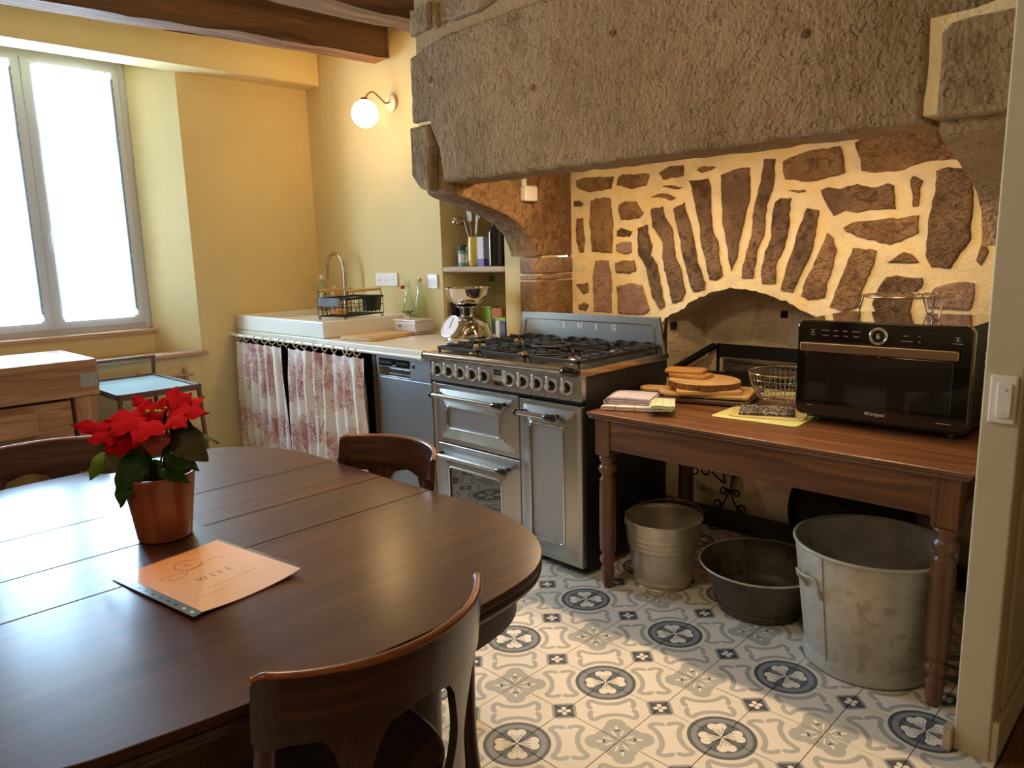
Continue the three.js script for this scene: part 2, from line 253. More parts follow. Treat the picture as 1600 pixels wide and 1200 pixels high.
// ---------------------------------------------------------------- floor: cement tiles, 20 cm, four tiles to a motif
const S = 0.2;
function tilePrint(g, W) {                                          // the 2 x 2 tile motif: medallion at the corners, clover in the middle
  const u = W / 2, cream = '#e4dccd', inner = '#e9e0d3', grey = '#aeada6', slate = '#565b60', mid = '#8b9094', white = '#ece5d8';
  g.fillStyle = cream; g.fillRect(0, 0, W, W);
  const at = (cx, cy, rot, f) => { for (const ox of [-1, 0, 1]) for (const oy of [-1, 0, 1]) { g.save(); g.translate((cx + 2 * ox) * u, (cy + 2 * oy) * u); g.rotate(rot); g.scale(u, u); f(); g.restore(); } };
  const disc = (r, c) => { g.fillStyle = c; g.beginPath(); g.arc(0, 0, r, 0, 2 * PI); g.fill(); };
  // cartouche in the middle of every tile, waist across the medallion-clover diagonal
  for (const [cx, cy, rot] of [[0.5, 0.5, PI / 4], [1.5, 1.5, PI / 4], [0.5, 1.5, -PI / 4], [1.5, 0.5, -PI / 4]]) at(cx, cy, rot, () => {
    g.strokeStyle = grey; g.fillStyle = inner; g.lineWidth = 0.075; g.lineJoin = 'round'; g.lineCap = 'round';
    g.beginPath();                                                  // local x towards clover/medallion, local y along the cartouche
    g.moveTo(-0.06, -0.33); g.bezierCurveTo(-0.2, -0.36, -0.25, -0.30, -0.22, -0.26); g.bezierCurveTo(-0.10, -0.14, -0.10, 0.14, -0.22, 0.26); g.bezierCurveTo(-0.25, 0.30, -0.2, 0.36, -0.06, 0.33);
    g.lineTo(0.06, 0.33); g.bezierCurveTo(0.2, 0.36, 0.25, 0.30, 0.22, 0.26); g.bezierCurveTo(0.10, 0.14, 0.10, -0.14, 0.22, -0.26); g.bezierCurveTo(0.25, -0.30, 0.2, -0.36, 0.06, -0.33); g.closePath();
    g.fill(); g.stroke();
    g.strokeStyle = inner; g.lineWidth = 0.075; for (const s of [-1, 1]) { g.beginPath(); g.moveTo(-0.028, s * 0.345); g.lineTo(0.028, s * 0.345); g.stroke(); }
    for (const a of [-1, 1]) for (const b of [-1, 1]) { g.fillStyle = grey; g.beginPath(); g.arc(a * 0.055, b * 0.322, 0.042, 0, 2 * PI); g.fill(); }
  });
  // clover in the middle of the four tiles
  at(1, 1, PI / 4, () => {
    for (let k = 0; k < 4; k++) {
      g.save(); g.rotate(k * PI / 2); g.fillStyle = grey;
      for (const [x, y, r] of [[0.33, 0, 0.15], [0.22, 0.115, 0.105], [0.22, -0.115, 0.105], [0.14, 0, 0.12]]) { g.beginPath(); g.arc(x, y, r, 0, 2 * PI); g.fill(); }
      g.fillStyle = white; g.beginPath(); g.ellipse(0.27, 0, 0.055, 0.02, 0, 0, 2 * PI); g.fill(); g.beginPath(); g.ellipse(0.155, 0.06, 0.075, 0.014, 0.45, 0, 2 * PI); g.fill(); g.beginPath(); g.ellipse(0.155, -0.06, 0.075, 0.014, -0.45, 0, 2 * PI); g.fill();
      g.fillStyle = '#4c4a48'; g.beginPath(); g.ellipse(0.215, 0, 0.02, 0.036, 0, 0, 2 * PI); g.fill(); g.restore();
      g.save(); g.rotate(k * PI / 2 + PI / 4); g.fillStyle = cream; g.beginPath(); g.ellipse(0.2, 0, 0.14, 0.022, 0, 0, 2 * PI); g.fill(); g.fillStyle = '#c9c6bd'; g.beginPath(); g.ellipse(0.1, 0, 0.06, 0.02, 0, 0, 2 * PI); g.fill(); g.restore();
    }
    disc(0.04, '#c9c6bd');
  });
  // medallion
  at(0, 0, PI / 4, () => {
    disc(0.47, slate); disc(0.415, mid); disc(0.335, slate);
    for (let k = 0; k < 4; k++) {
      g.save(); g.rotate(k * PI / 2); g.fillStyle = white;
      for (const [x, y, r] of [[0.235, 0.06, 0.075], [0.235, -0.06, 0.075], [0.16, 0, 0.075]]) { g.beginPath(); g.arc(x, y, r, 0, 2 * PI); g.fill(); }
      g.beginPath(); g.moveTo(0, 0); g.lineTo(0.2, 0.1); g.lineTo(0.2, -0.1); g.fill();
      g.strokeStyle = grey; g.lineWidth = 0.018; g.beginPath(); g.moveTo(0.05, 0); g.lineTo(0.19, 0); g.stroke(); g.beginPath(); g.moveTo(0.06, 0.02); g.quadraticCurveTo(0.15, 0.03, 0.2, 0.08); g.stroke(); g.beginPath(); g.moveTo(0.06, -0.02); g.quadraticCurveTo(0.15, -0.03, 0.2, -0.08); g.stroke();
      g.restore();
      g.save(); g.rotate(k * PI / 2 + PI / 4); g.fillStyle = mid; g.beginPath(); g.ellipse(0.2, 0, 0.1, 0.02, 0, 0, 2 * PI); g.fill(); g.restore();
    }
  });
  // small square with a white flower
  for (const [cx, cy] of [[1, 0], [0, 1]]) at(cx, cy, PI / 4, () => {
    const q = 0.14; g.fillStyle = '#9a9d9c'; g.fillRect(-q - 0.04, -q, 2 * q + 0.08, 2 * q); g.fillRect(-q, -q - 0.04, 2 * q, 2 * q + 0.08); g.fillStyle = '#55575a'; g.fillRect(-q, -q, 2 * q, 2 * q);
    for (let k = 0; k < 4; k++) { g.save(); g.rotate(k * PI / 2); g.fillStyle = white; g.beginPath(); g.ellipse(0.055, 0, 0.045, 0.036, 0, 0, 2 * PI); g.fill(); g.restore(); }
  });
}
T.tile = canvasTex(1024, 1024, (g, W) => tilePrint(g, W));
mt.tile = std({ map: T.tile, roughness: 0.42 });
mt.tileBed = std({ color: '#4f3d2d', roughness: 0.95 });
const floor = struct('floor', 'patterned grey and cream cement tile floor');
obj('bed', bb(-3.6, 1.375, -0.12, -0.0025, -2.0, 4.7, 0), mt.tileBed, floor);
const tileGeo = {};
for (let i = -16; i < 7; i++) for (let j = -8; j < 24; j++) {
  const x0 = i * S, z0 = j * S, near = i >= -7 && j >= -8 && j <= 4 && !(i < -3 && j < 1);
  const px = ((i % 2) + 2) % 2, pz = ((j % 2) + 2) % 2, key = px + '_' + pz;
  if (!tileGeo[key]) {
    const g = flat(bb(0.0011, S - 0.0011, -0.008, 0, 0.0011, S - 0.0011, 0.0008)), p = g.attributes.position, uv = g.attributes.uv;
    for (let k = 0; k < p.count; k++) uv.setXY(k, (px * S + p.getX(k)) / (2 * S), 1 - (pz * S + p.getZ(k)) / (2 * S));
    tileGeo[key] = g;
  }
  if (x0 >= 1.2) continue;
  const show = x0 > -1.5 && z0 < 1.3 && z0 > -1.7;
  if (show) { const m = new THREE.Mesh(tileGeo[key], mt.tile); m.name = numbered('tile'); m.position.set(x0, (rnd() - 0.5) * 0.0006, z0); floor.add(m); }
  else (floor.userData.rest ??= []).push(M(tileGeo[key].clone(), x0, 0, z0));
}
// the last, cut row along the partition and the wooden floor of the next room
for (let j = -8; j < 9; j++) { const px = 0, pz = ((j % 2) + 2) % 2, g = flat(bb(0.0011, 0.17, -0.008, 0, 0.0011, S - 0.0011, 0.0008)), p = g.attributes.position, uv = g.attributes.uv; for (let k = 0; k < p.count; k++) uv.setXY(k, (px * S + p.getX(k)) / (2 * S), 1 - (pz * S + p.getZ(k)) / (2 * S)); const m = new THREE.Mesh(g, mt.tile); m.name = numbered('tile'); m.position.set(1.2, 0, j * S); floor.add(m); }
{ const rest = floor.userData.rest; delete floor.userData.rest; const m = new THREE.Mesh(merge(rest), mt.tile); m.name = 'outlying_tiles'; m.userData.kind = 'stuff'; floor.add(m); }
obj('wood_floor_bed', bb(1.375, 3.6, -0.12, -0.004, -2.0, 4.7, 0), mt.dark, floor);
for (let k = 0; k < 12; k++) obj('plank', bb(1.376 + k * 0.16, 1.532 + k * 0.16, -0.02, -0.001, -1.6, 4.6, 0.002), mt.plank, floor, { grain: 'z' });

// ---------------------------------------------------------------- walls, ceiling
const XL = -3.08, ZB = -1.19, ZF = -1.42, TOP = 2.70;
const wallLeft = struct('wall_left', 'ochre yellow wall with a deep window recess');
{ // plan shapes in (x, z); the recess is splayed towards the room
  const right = poly([[-3.6, ZB - 0.4], [XL, ZB - 0.4], [XL, -0.295], [-3.30, -0.085], [-3.6, -0.085]]);
  const left = poly([[-3.6, 1.03], [-3.30, 1.03], [XL, 1.24], [XL, 4.7], [-3.6, 4.7]]);
  obj('wall_surface', [plan(right, TOP + 0.1, -0.1, 0), plan(left, TOP + 0.1, -0.1, 0), bb(-3.6, XL, -0.1, 0.742, -0.296, 1.241, 0),
    bb(-3.6, -3.30, 0.742, 0.9, -0.09, 1.035, 0), plan(poly([[-3.6, -0.09], [-3.3, -0.09], [XL, -0.296], [XL, 1.241], [-3.3, 1.035], [-3.6, 1.035]]), 0.25, 2.535, 0)], mt.paint, wallLeft, { grain: 'z' });
  // sloping head of the recess
  obj('recess_head', grid(1, 1, (u, v) => [mix(-3.3, XL, v), mix(2.535, 2.48, v), mix(mix(-0.086, -0.296, v), mix(1.032, 1.241, v), u)]), mt.paint, wallLeft);
  obj('sill_board', plan(poly([[-3.30, -0.086], [XL + 0.045, -0.318], [XL + 0.045, 1.262], [-3.30, 1.032]]), 0.024, 0.742, 0.004), mt.sill, wallLeft, { grain: 'z', label: 'lower wooden board lining the foot of the window recess' });
  obj('sill_board', bb(-3.40, -3.235, 0.895, 0.92, -0.10, 1.03, 0.006), mt.sill, wallLeft, { grain: 'z', label: 'upper wooden sill directly under the window frame' });
}
const header = struct('trim_1', 'boxed yellow bulkhead running along the top of the window wall');
obj('bulkhead', bb(XL - 0.02, -2.895, 2.475, TOP, ZB, 4.65, 0.012, 2), mt.paint, header, { grain: 'z' });

const wallBack = struct('wall_back', 'yellow kitchen wall with a shelved niche');
{ const s = poly([[XL - 0.3, -0.1], [-0.905, -0.1], [-0.905, TOP], [XL - 0.3, TOP]]);
  const hole = new THREE.Path([[-1.705, 0.868], [-1.705, 1.80], [-1.18, 1.80], [-1.18, 0.868]].map(([x, y]) => new THREE.Vector2(x, y))); s.holes.push(hole);
  obj('wall_surface', [M(ext(s, 0.12, 0), 0, 0, ZB - 0.12)], mt.paint, wallBack);
  obj('niche_lining', [bb(-1.745, -1.703, 0.83, 1.84, ZB - 0.42, ZB - 0.119, 0), bb(-1.182, -1.14, 0.83, 1.84, ZB - 0.42, ZB - 0.119, 0), bb(-1.745, -1.14, 0.83, 1.84, ZB - 0.46, ZB - 0.42, 0), bb(-1.745, -1.14, 1.80, 1.84, ZB - 0.42, ZB - 0.119, 0), bb(-1.745, -1.14, 0.83, 0.868, ZB - 0.42, ZB - 0.119, 0)], mt.paint, wallBack);
}
const ceiling = struct('ceiling', 'pale yellow plastered ceiling between old brown beams');
obj('ceiling_surface', bb(-3.6, 3.6, TOP, TOP + 0.15, -2.1, 4.7, 0), mt.ceiling, ceiling);
function beam(x0, x1, y, z0, x2, x3, z1, h) {                       // an old hewn beam, its two ends given by their left and right edges
  const g = grid(1, 60, () => [0, 0, 0]), f = (u, v) => {
    const a = u * 4, c = [[0, 0], [1, 0], [1, 1], [0, 1]], i = Math.min(3, Math.floor(a)), t = a - i, p = c[i], q = c[(i + 1) % 4], cx = mix(p[0], q[0], t), cy = mix(p[1], q[1], t);
    const z = mix(z0, z1, v), L = mix(x0, x2, v), R = mix(x1, x3, v), w = 0.012 * (vnoise(z * 4 + i * 3, i * 7 + 3, 99, 99, 5) - 0.5) + 0.006 * (vnoise(z * 13 + i * 5, t * 3 + i * 7, 99, 99, 8) - 0.5);
    return [mix(L, R, cx) + w * (cx - 0.5) * 3, y + cy * h + w, z];
  };
  const s = grid(16, 70, f), e1 = bb(Math.min(x2, x3) + 0.004, Math.max(x2, x3) - 0.004, y + 0.004, y + h - 0.004, z1 - 0.001, z1 + 0.02, 0);
  return obj('beam', [toCreasedNormals(s, 0.7), e1], mt.beam, ceiling, { grain: 'z' });
}
beam(-2.86 + 0.01, -2.66, 2.49, 4.6, -2.205, -2.045, -1.14, 0.215);
beam(-1.80, -1.62, 2.475, 4.6, -1.515, -1.33, -1.18, 0.23);
beam(-0.95, -0.77, 2.48, 4.6, -0.9, -0.72, -0.5, 0.225); beam(-0.25, -0.07, 2.48, 4.6, -0.25, -0.07, -0.5, 0.225); beam(0.45, 0.63, 2.48, 4.6, 0.45, 0.63, -0.5, 0.225);
beam(1.15, 1.33, 2.48, 4.6, 1.15, 1.33, -0.3, 0.225); beam(1.85, 2.03, 2.48, 4.6, 1.85, 2.03, -1.3, 0.225); beam(2.55, 2.73, 2.48, 4.6, 2.55, 2.73, -1.3, 0.225);
const wallFront = struct('wall_front'); obj('wall_surface', bb(-3.6, 3.6, -0.1, TOP + 0.1, 4.6, 4.8, 0), mt.paint, wallFront);
const wallFar = struct('wall_far'); obj('wall_surface', bb(3.4, 3.6, -0.1, TOP + 0.1, -2.0, 4.7, 0), mt.paint, wallFar, { grain: 'z' });

// the cream partition beside the hearth, end on to the camera, with a moulded panel on its far side
const wallRight = struct('wall_right', 'cream painted end of a panelled partition');
obj('partition', [bb(1.272, 1.356, -0.01, TOP, -1.42, -0.37, 0.006, 2)], mt.post, wallRight, { grain: 'y' });
obj('panel_moulding', [[-0.48, -0.44], [-1.24, -1.20]].map(([a, b]) => bb(1.354, 1.366, 0.12, 2.5, a, b, 0.004)).concat([bb(1.354, 1.366, 0.12, 0.16, -1.2, -0.48, 0.004), bb(1.354, 1.366, 1.02, 1.10, -1.2, -0.48, 0.004), bb(1.354, 1.366, 2.46, 2.5, -1.2, -0.48, 0.004)]), mt.post, wallRight, { grain: 'y' });
obj('panel_moulding', [bb(1.354, 1.372, 0.0, 0.11, -1.3, -0.375, 0.004)], mt.post, wallRight, { grain: 'z' });
obj('floor_block', bb(1.252, 1.2725, 0.0005, 0.062, -0.392, -0.345, 0.003), mt.shelf, wallRight, { grain: 'y', label: 'small wooden block at the foot of the partition' });
obj('wall_surface', bb(1.29, 3.5, -0.1, TOP + 0.1, -1.62, -1.42, 0), mt.paint, wallRight);

// ---------------------------------------------------------------- hearth wall: mortar with stones, arched oven recess
const hearth = struct('wall_hearth', 'rubble stone wall pointed with cream mortar around an arched oven recess');
const arch = [[-0.335, 0.70], [-0.335, 0.97], [-0.307, 1.002], [-0.214, 1.043], [-0.176, 1.077], [-0.122, 1.103], [-0.059, 1.128], [0.035, 1.150], [0.113, 1.148], [0.204, 1.124], [0.298, 1.096], [0.366, 1.062], [0.47, 1.02], [0.56, 0.96], [0.58, 0.70]];
{ const s = poly([[-0.93, 0.0], [1.30, 0.0], [1.30, TOP], [-0.93, TOP]]);
  const ragged = []; arch.forEach(([x, y], i) => { const n = arch[(i + 1) % arch.length]; if (i && i < arch.length - 1) for (let k = 0; k < 4; k++) ragged.push([mix(x, n[0], k / 4) + rr(-0.004, 0.004), mix(y, n[1], k / 4) + rr(-0.005, 0.005)]); else ragged.push([x, y]); });
  s.holes.push(new THREE.Path(ragged.map(([x, y]) => new THREE.Vector2(x, y))));
  obj('mortar', M(ext(s, 0.03, 0), 0, 0, ZF - 0.03), mt.mortar, hearth);
  obj('lower_plaster', [bb(-0.93, 1.30, 0.10, 0.66, ZF, ZF + 0.012, 0.004)], std({ color: '#b9a58c', roughness: 0.9 }), hearth);
  obj('base_band', [bb(-0.93, 1.30, 0, 0.10, ZF, ZF + 0.02, 0.004)], std({ color: '#4b3f33', roughness: 0.9 }), hearth);
  // recess lining: splayed cheeks and a vault that follow the arch, then the back
  const ZR = -1.735, inn = ([x, y]) => [mix(0.09, x, 0.83), y];
  const line = grid(arch.length - 1, 6, (u, v) => { const i = Math.round(u * (arch.length - 1)), a = arch[i], b = inn(a); return [mix(a[0], b[0], v), mix(a[1], b[1], v) , mix(ZF - 0.004, ZR, v)]; });
  obj('recess_lining', toCreasedNormals(line, 0.5), mt.cement, hearth);
  obj('recess_back', bb(-0.5, 0.7, 0.6, 1.3, ZR - 0.08, ZR, 0), mt.cement, hearth);
  obj('recess_floor', bb(-0.4, 0.65, 0.60, 0.70, ZR, ZF - 0.031, 0), mt.dark, hearth);
  for (const [x, y] of [[0.15, 1.01], [0.36, 0.93]]) obj('putlog_hole', bb(x - 0.018, x + 0.018, y - 0.018, y + 0.018, ZR - 0.001, ZR + 0.002, 0.001), mt.dark, hearth);
  obj('putlog_hole', bb(-0.011, 0.011, -0.018, 0.018, -0.016, 0.016, 0.001).rotateY(0).translate(-0.312, 0.955, -1.50), mt.dark, hearth);
}
const stones = [
  [-861,1699,-791,1710,-618,1699,-631,1639,-765,1631,-857,1663],
  [-592,1690,-563,1704,-403,1691,-422,1636,-521,1630,-597,1653],
  [-352,1691,-290,1717,-216,1713,-215,1666,-328,1658],
  [-336,1627,-282,1629,-214,1615,-244,1606,-289,1616],
  [-394,1578,-351,1594,-297,1589,-251,1567,-281,1557,-335,1575],
  [-877,1595,-839,1593,-811,1575,-830,1564,-877,1565],
  [-765,1589,-729,1600,-640,1596,-630,1539,-619,1456,-628,1321,-758,1330,-762,1434,-773,1484],
  [-584,1557,-546,1572,-479,1567,-434,1508,-470,1483,-571,1481,-590,1530],
  [-599,1428,-571,1444,-503,1421,-520,1397,-597,1401],
  [-601,1362,-571,1373,-508,1370,-505,1322,-546,1312,-597,1327],
  [-859,1503,-817,1504,-813,1429,-804,1400,-814,1328,-838,1325,-865,1387],
  [-470,1439,-417,1453,-411,1414,-384,1353,-396,1306,-356,1259,-310,1057,-337,1039,-382,1096,-420,1246,-466,1307],
  [-394,1525,-327,1534,-315,1488,-272,1428,-254,1297,-219,1231,-195,1126,-213,1086,-267,1072,-300,1192,-328,1292,-325,1364,-385,1439],
  [-608,1268,-563,1281,-491,1282,-478,1229,-520,1215,-602,1219],
  [-736,1283,-655,1284,-633,1219,-629,1015,-747,1015,-755,1190],
  [-602,1151,-528,1166,-444,1160,-419,1095,-398,1034,-435,1012,-593,1013,-593,1106],
  [-869,1156,-788,1168,-784,1116,-817,1105],
  [-856,1048,-817,1063,-784,1050,-804,1016,-847,1022],
  [-270,1518,-207,1546,-195,1495,-168,1424,-148,1346,-132,1263,-90,1173,-93,1138,-151,1127,-178,1179,-210,1283,-234,1388,-258,1466],
  [-186,1642,-86,1643,-71,1605,-69,1494,-56,1406,-27,1350,-22,1287,-2,1205,-33,1183,-69,1186,-88,1256,-119,1358,-124,1428,-151,1530,-171,1613],
  [-24,1652,56,1672,115,1672,119,1531,102,1478,81,1377,67,1286,39,1224,11,1348,-12,1454,-18,1564],
  [178,1701,230,1695,223,1570,197,1508,189,1373,159,1314,146,1193,90,1193,95,1255,131,1375,140,1506,168,1609],
  [-147,1686,-108,1700,-49,1689,-73,1678,-122,1670],
  [234,1517,258,1533,306,1530,297,1462,302,1416,284,1323,250,1253,250,1170,189,1169,181,1224,197,1314,224,1372,223,1466],
  [263,1682,357,1710,496,1717,510,1681,523,1612,438,1595,372,1589,276,1607,265,1636],
  [552,1723,585,1747,645,1755,784,1760,904,1744,1050,1703,1064,1512,1046,1391,1016,1407,1010,1431,1010,1494,999,1580,975,1625,809,1625,719,1600,617,1604,583,1613,577,1658],
  [427,1551,459,1562,510,1551,571,1565,608,1553,644,1547,684,1559,708,1548,719,1458,625,1463,577,1454,527,1466,484,1446,463,1479],
  [524,1397,561,1417,663,1423,749,1426,802,1432,806,1367,743,1336,704,1325,607,1353,538,1380],
  [763,1567,774,1578,808,1557,799,1529,797,1465,778,1463,772,1520],
  [849,1588,890,1599,968,1583,976,1504,978,1437,978,1335,948,1290,920,1232,856,1238,834,1280,835,1387,837,1433,849,1502],
  [699,1258,757,1297,786,1287,813,1257,760,1254],
  [566,1316,615,1309,633,1312,658,1302,652,1252,628,1196,609,1138,609,1087,541,1059,485,1077,511,1156,539,1234],
  [672,1158,699,1202,734,1208,786,1199,828,1199,830,1166,807,1136,789,1049,678,1044,651,1094],
  [871,1161,913,1176,970,1185,1002,1180,1005,1128,993,1081,855,1082,847,1112],
  [1017,1351,1028,1333,1038,1294,1017,1243,1001,1260,1012,1311],
  [374,1484,424,1472,414,1392,405,1314,355,1201,327,1133,273,1146,291,1221,316,1302,340,1395],
  [461,1380,488,1357,503,1311,493,1247,468,1169,464,1116,394,1104,362,1120,383,1195,414,1261,441,1326],
  [285,1562,360,1560,367,1550,334,1547],
];
function ragged(pts, step, amp) {                                   // an outline broken into short, uneven steps
  const out = []; pts.forEach(([x, y], i) => { const [a, b] = pts[(i + 1) % pts.length], n = Math.max(1, Math.round(Math.hypot(a - x, b - y) / step)); for (let k = 0; k < n; k++) out.push([mix(x, a, k / n) + (k ? rr(-amp, amp) : 0), mix(y, b, k / n) + (k ? rr(-amp, amp) : 0)]); }); return out;
}
stones.forEach((s, i) => {
  const p = []; for (let k = 0; k < s.length; k += 2) p.push([s[k] / 1000, s[k + 1] / 1000]);
  const small = Math.abs(s[0] - s[4]) < 60, h = small ? 0.010 : rr(0.010, 0.014);
  const g = ext(poly(ragged(p, 0.022, 0.0035)), h + 0.004, small ? 0.004 : 0.009, 2);
  const c = [9, 14, 15, 33].includes(i) ? mt.stoneC : [19, 20, 21, 12, 18].includes(i) ? mt.stoneB : i % 3 === 2 ? mt.stoneB : mt.stoneA;
  obj('stone', M(g, 0, 0, ZF - 0.006), c, hearth, { grain: 'y' });
});

// ---------------------------------------------------------------- chimney hood: huge lintel, corbels, masonry above
const hood = struct('wall_hood', 'massive grey brown stone chimney lintel carried on two corbels');
const ZL = -0.53;
{ const L = ragged([[-0.902, 1.652], [1.050, 1.645], [1.052, 1.90], [1.30, 1.915], [1.30, 2.262], [0.2, 2.255], [-0.45, 2.272], [-0.87, 2.262], [-1.10, 2.215], [-1.105, 1.932], [-0.985, 1.930], [-0.98, 1.905], [-0.925, 1.80]], 0.05, 0.0045);
  obj('lintel_stone', M(ext(poly(L), 0.215, 0.022, 3), 0, 0, ZL - 0.215), mt.lintel, hood, { grain: 'x', label: 'one huge roughly dressed grey brown lintel block' });
  obj('lintel_stone', M(ext(poly(ragged([[1.078, 1.648], [1.30, 1.648], [1.30, 1.893], [1.10, 1.882], [1.078, 1.86]], 0.05, 0.003)), 0.205, 0.014, 2), 0, 0, ZL - 0.207), mt.lintel, hood, { grain: 'x' });
  obj('mortar', [bb(1.03, 1.30, 1.66, 1.93, ZL - 0.19, ZL - 0.012, 0.004), M(ext(poly([[-1.085, 1.915], [-0.975, 1.915], [-0.975, 1.95], [-1.085, 1.95]]), 0.2, 0.003), 0, 0, ZL - 0.225)], mt.mortar, hood);
  // masonry over the lintel
  obj('mortar', [bb(-1.075, 1.30, 2.20, TOP, ZL - 0.22, ZL - 0.022, 0.006)], std({ color: '#a98d66', roughness: 0.95, ...bumpOf(T.rough, 0.3, 0.3, 0.008) }), hood);
  for (const p of [[[-1.085, 2.30], [-0.945, 2.315], [-0.945, 2.415], [-1.08, 2.41]], [[-0.865, 2.31], [-0.66, 2.305], [-0.475, 2.335], [-0.49, 2.45], [-0.84, 2.435]], [[-0.925, 2.30], [-0.895, 2.30], [-0.895, 2.40], [-0.92, 2.40]], [[-0.445, 2.33], [-0.40, 2.33], [-0.40, 2.47], [-0.44, 2.47]], [[-0.36, 2.32], [0.05, 2.31], [0.06, 2.48], [-0.35, 2.49]], [[0.1, 2.32], [0.6, 2.32], [0.62, 2.5], [0.1, 2.5]], [[0.66, 2.32], [1.26, 2.32], [1.26, 2.5], [0.66, 2.5]], [[-1.08, 2.46], [-0.6, 2.48], [-0.6, 2.68], [-1.08, 2.68]]])
    obj('stone', M(ext(poly(ragged(p, 0.035, 0.005)), 0.05, 0.014, 2), 0, 0, ZL - 0.046), mt.lintel, hood);
  obj('mortar', [bb(-1.07, -0.96, 1.74, TOP, -1.19, -0.74, 0.004)], mt.stoneC, hood);
  // iron plugs left in the lintel face
  for (const [x, y] of [[-0.956, 2.094], [-0.345, 1.961], [0.039, 2.078], [0.725, 1.931]]) obj('plug', [ring(0.010, 0.004, x, y, ZL, 'z', 16), cyl(0.006, 0.006, 0.006).rotateX(PI / 2).translate(x, y, ZL - 0.002)], mt.stoneB, hood);
  // corbels: a quarter arch from the wall up to the lintel, seen in (z, y), then turned into place
  const side = [[-1.14, 1.315], [-1.125, 1.36], [-1.09, 1.42], [-1.02, 1.475], [-0.93, 1.515], [-0.80, 1.553], [-0.68, 1.585], [-0.62, 1.60], [-0.59, 1.615], [-0.582, 1.66], [-0.582, 1.90], [-0.76, 1.90], [-0.76, 1.72], [-1.44, 1.80], [-1.44, 1.315]];
  const corbel = (x0, x1) => M(rockify(ext(poly(ragged(side, 0.04, 0.002).map(([z, y]) => [-z, y])), x1 - x0, 0.008, 2).rotateY(PI / 2), 0.002, 14), x0, 0, 0);
  obj('corbel', corbel(-1.085, -0.900), mt.stoneA, hood, { grain: 'z', label: 'curved stone corbel on the left over the niche' });
  obj('corbel', corbel(1.075, 1.268), mt.lintel, hood, { grain: 'z', label: 'curved stone corbel on the right by the partition' });
  // the blunt nose of the left corbel standing beside the lintel
  const nose = ragged([[-1.118, 1.70], [-1.06, 1.635], [-0.99, 1.622], [-0.985, 1.72], [-0.965, 1.82], [-0.985, 1.905], [-1.115, 1.912]], 0.035, 0.003);
  obj('corbel_nose', M(ext(poly(nose), 0.06, 0.014, 2), 0, 0, ZL - 0.055), mt.lintel, hood);
  // pier under the left corbel
  const pier = [[1.305, 1.225, 0.008], [1.215, 1.19, -0.004], [1.185, 0.93, 0.006], [0.925, 0.5, 0.0], [0.495, 0.0, 0.003]];
  for (const [y1, y0, d] of pier) obj('pier_stone', rockify(bb(-1.02 + d, -0.898 + d * 0.3, y0, y1, -1.43, -1.135 + d, 0.008, 6), 0.0022, 16), y1 > 1.2 ? mt.stoneC : mt.stoneA, hood, { grain: 'y' });
  obj('mortar', bb(-1.025, -0.905, 0, 1.295, -1.43, -1.145, 0), mt.mortar, hood);
}
// ---------------------------------------------------------------- window
const win = struct('window_1', 'grey painted double casement window with net curtains');
{ const X0 = -3.375, X1 = -3.315, zc = 0.47;
  obj('frame', [bb(X0, X1, 0.92, 2.535, -0.09, -0.045, 0.004), bb(X0, X1, 0.92, 2.535, 0.985, 1.03, 0.004), bb(X0, X1 - 0.001, 2.49, 2.535, -0.046, 0.986, 0), bb(X0, X1 - 0.001, 0.92, 0.955, -0.046, 0.986, 0)], mt.frame, win, { grain: 'z' });
  for (const [a, b, s] of [[-0.045, zc - 0.002, 1], [zc + 0.002, 0.985, -1]]) {
    const X2 = X1 + 0.012, st = 0.062, c = obj('casement', [bb(X0 + 0.01, X2, 0.955, 2.49, a, a + st, 0.005), bb(X0 + 0.01, X2, 0.955, 2.49, b - st, b, 0.005), bb(X0 + 0.01, X2 - 0.001, 0.957, 1.0, a + st - 0.001, b - st + 0.001, 0), bb(X0 + 0.01, X2 - 0.001, 2.44, 2.488, a + st - 0.001, b - st + 0.001, 0)], mt.frame, win, { grain: 'y' });
    obj('muntin', bb(X0 + 0.015, X2 - 0.01, 2.052, 2.076, a + st, b - st, 0.003), mt.frame, c, { grain: 'z' });
    obj('pane', bb(-3.352, -3.348, 1.0, 2.053, a + st - 0.004, b - st + 0.004, 0), mt.glass, c); obj('pane', bb(-3.352, -3.348, 2.075, 2.44, a + st - 0.004, b - st + 0.004, 0), mt.glass, c);
  }
  obj('window_handle', [bb(-3.305, -3.296, 1.44, 1.54, zc - 0.042, zc - 0.020, 0.004), rod([-3.30, 1.525, zc - 0.031], [-3.272, 1.525, zc - 0.031], 0.006), rod([-3.272, 1.53, zc - 0.031], [-3.272, 1.425, zc - 0.031], 0.0065)], mt.frame, win);
}
mt.net = phys({ color: '#ffffff', roughness: 1, transmission: 0.6, thickness: 0, side: THREE.DoubleSide, transparent: true, opacity: 0.18 });
mt.netEdge = phys({ color: '#ffffff', roughness: 1, transmission: 0.6, thickness: 0, side: THREE.DoubleSide, transparent: true, opacity: 0.6 });
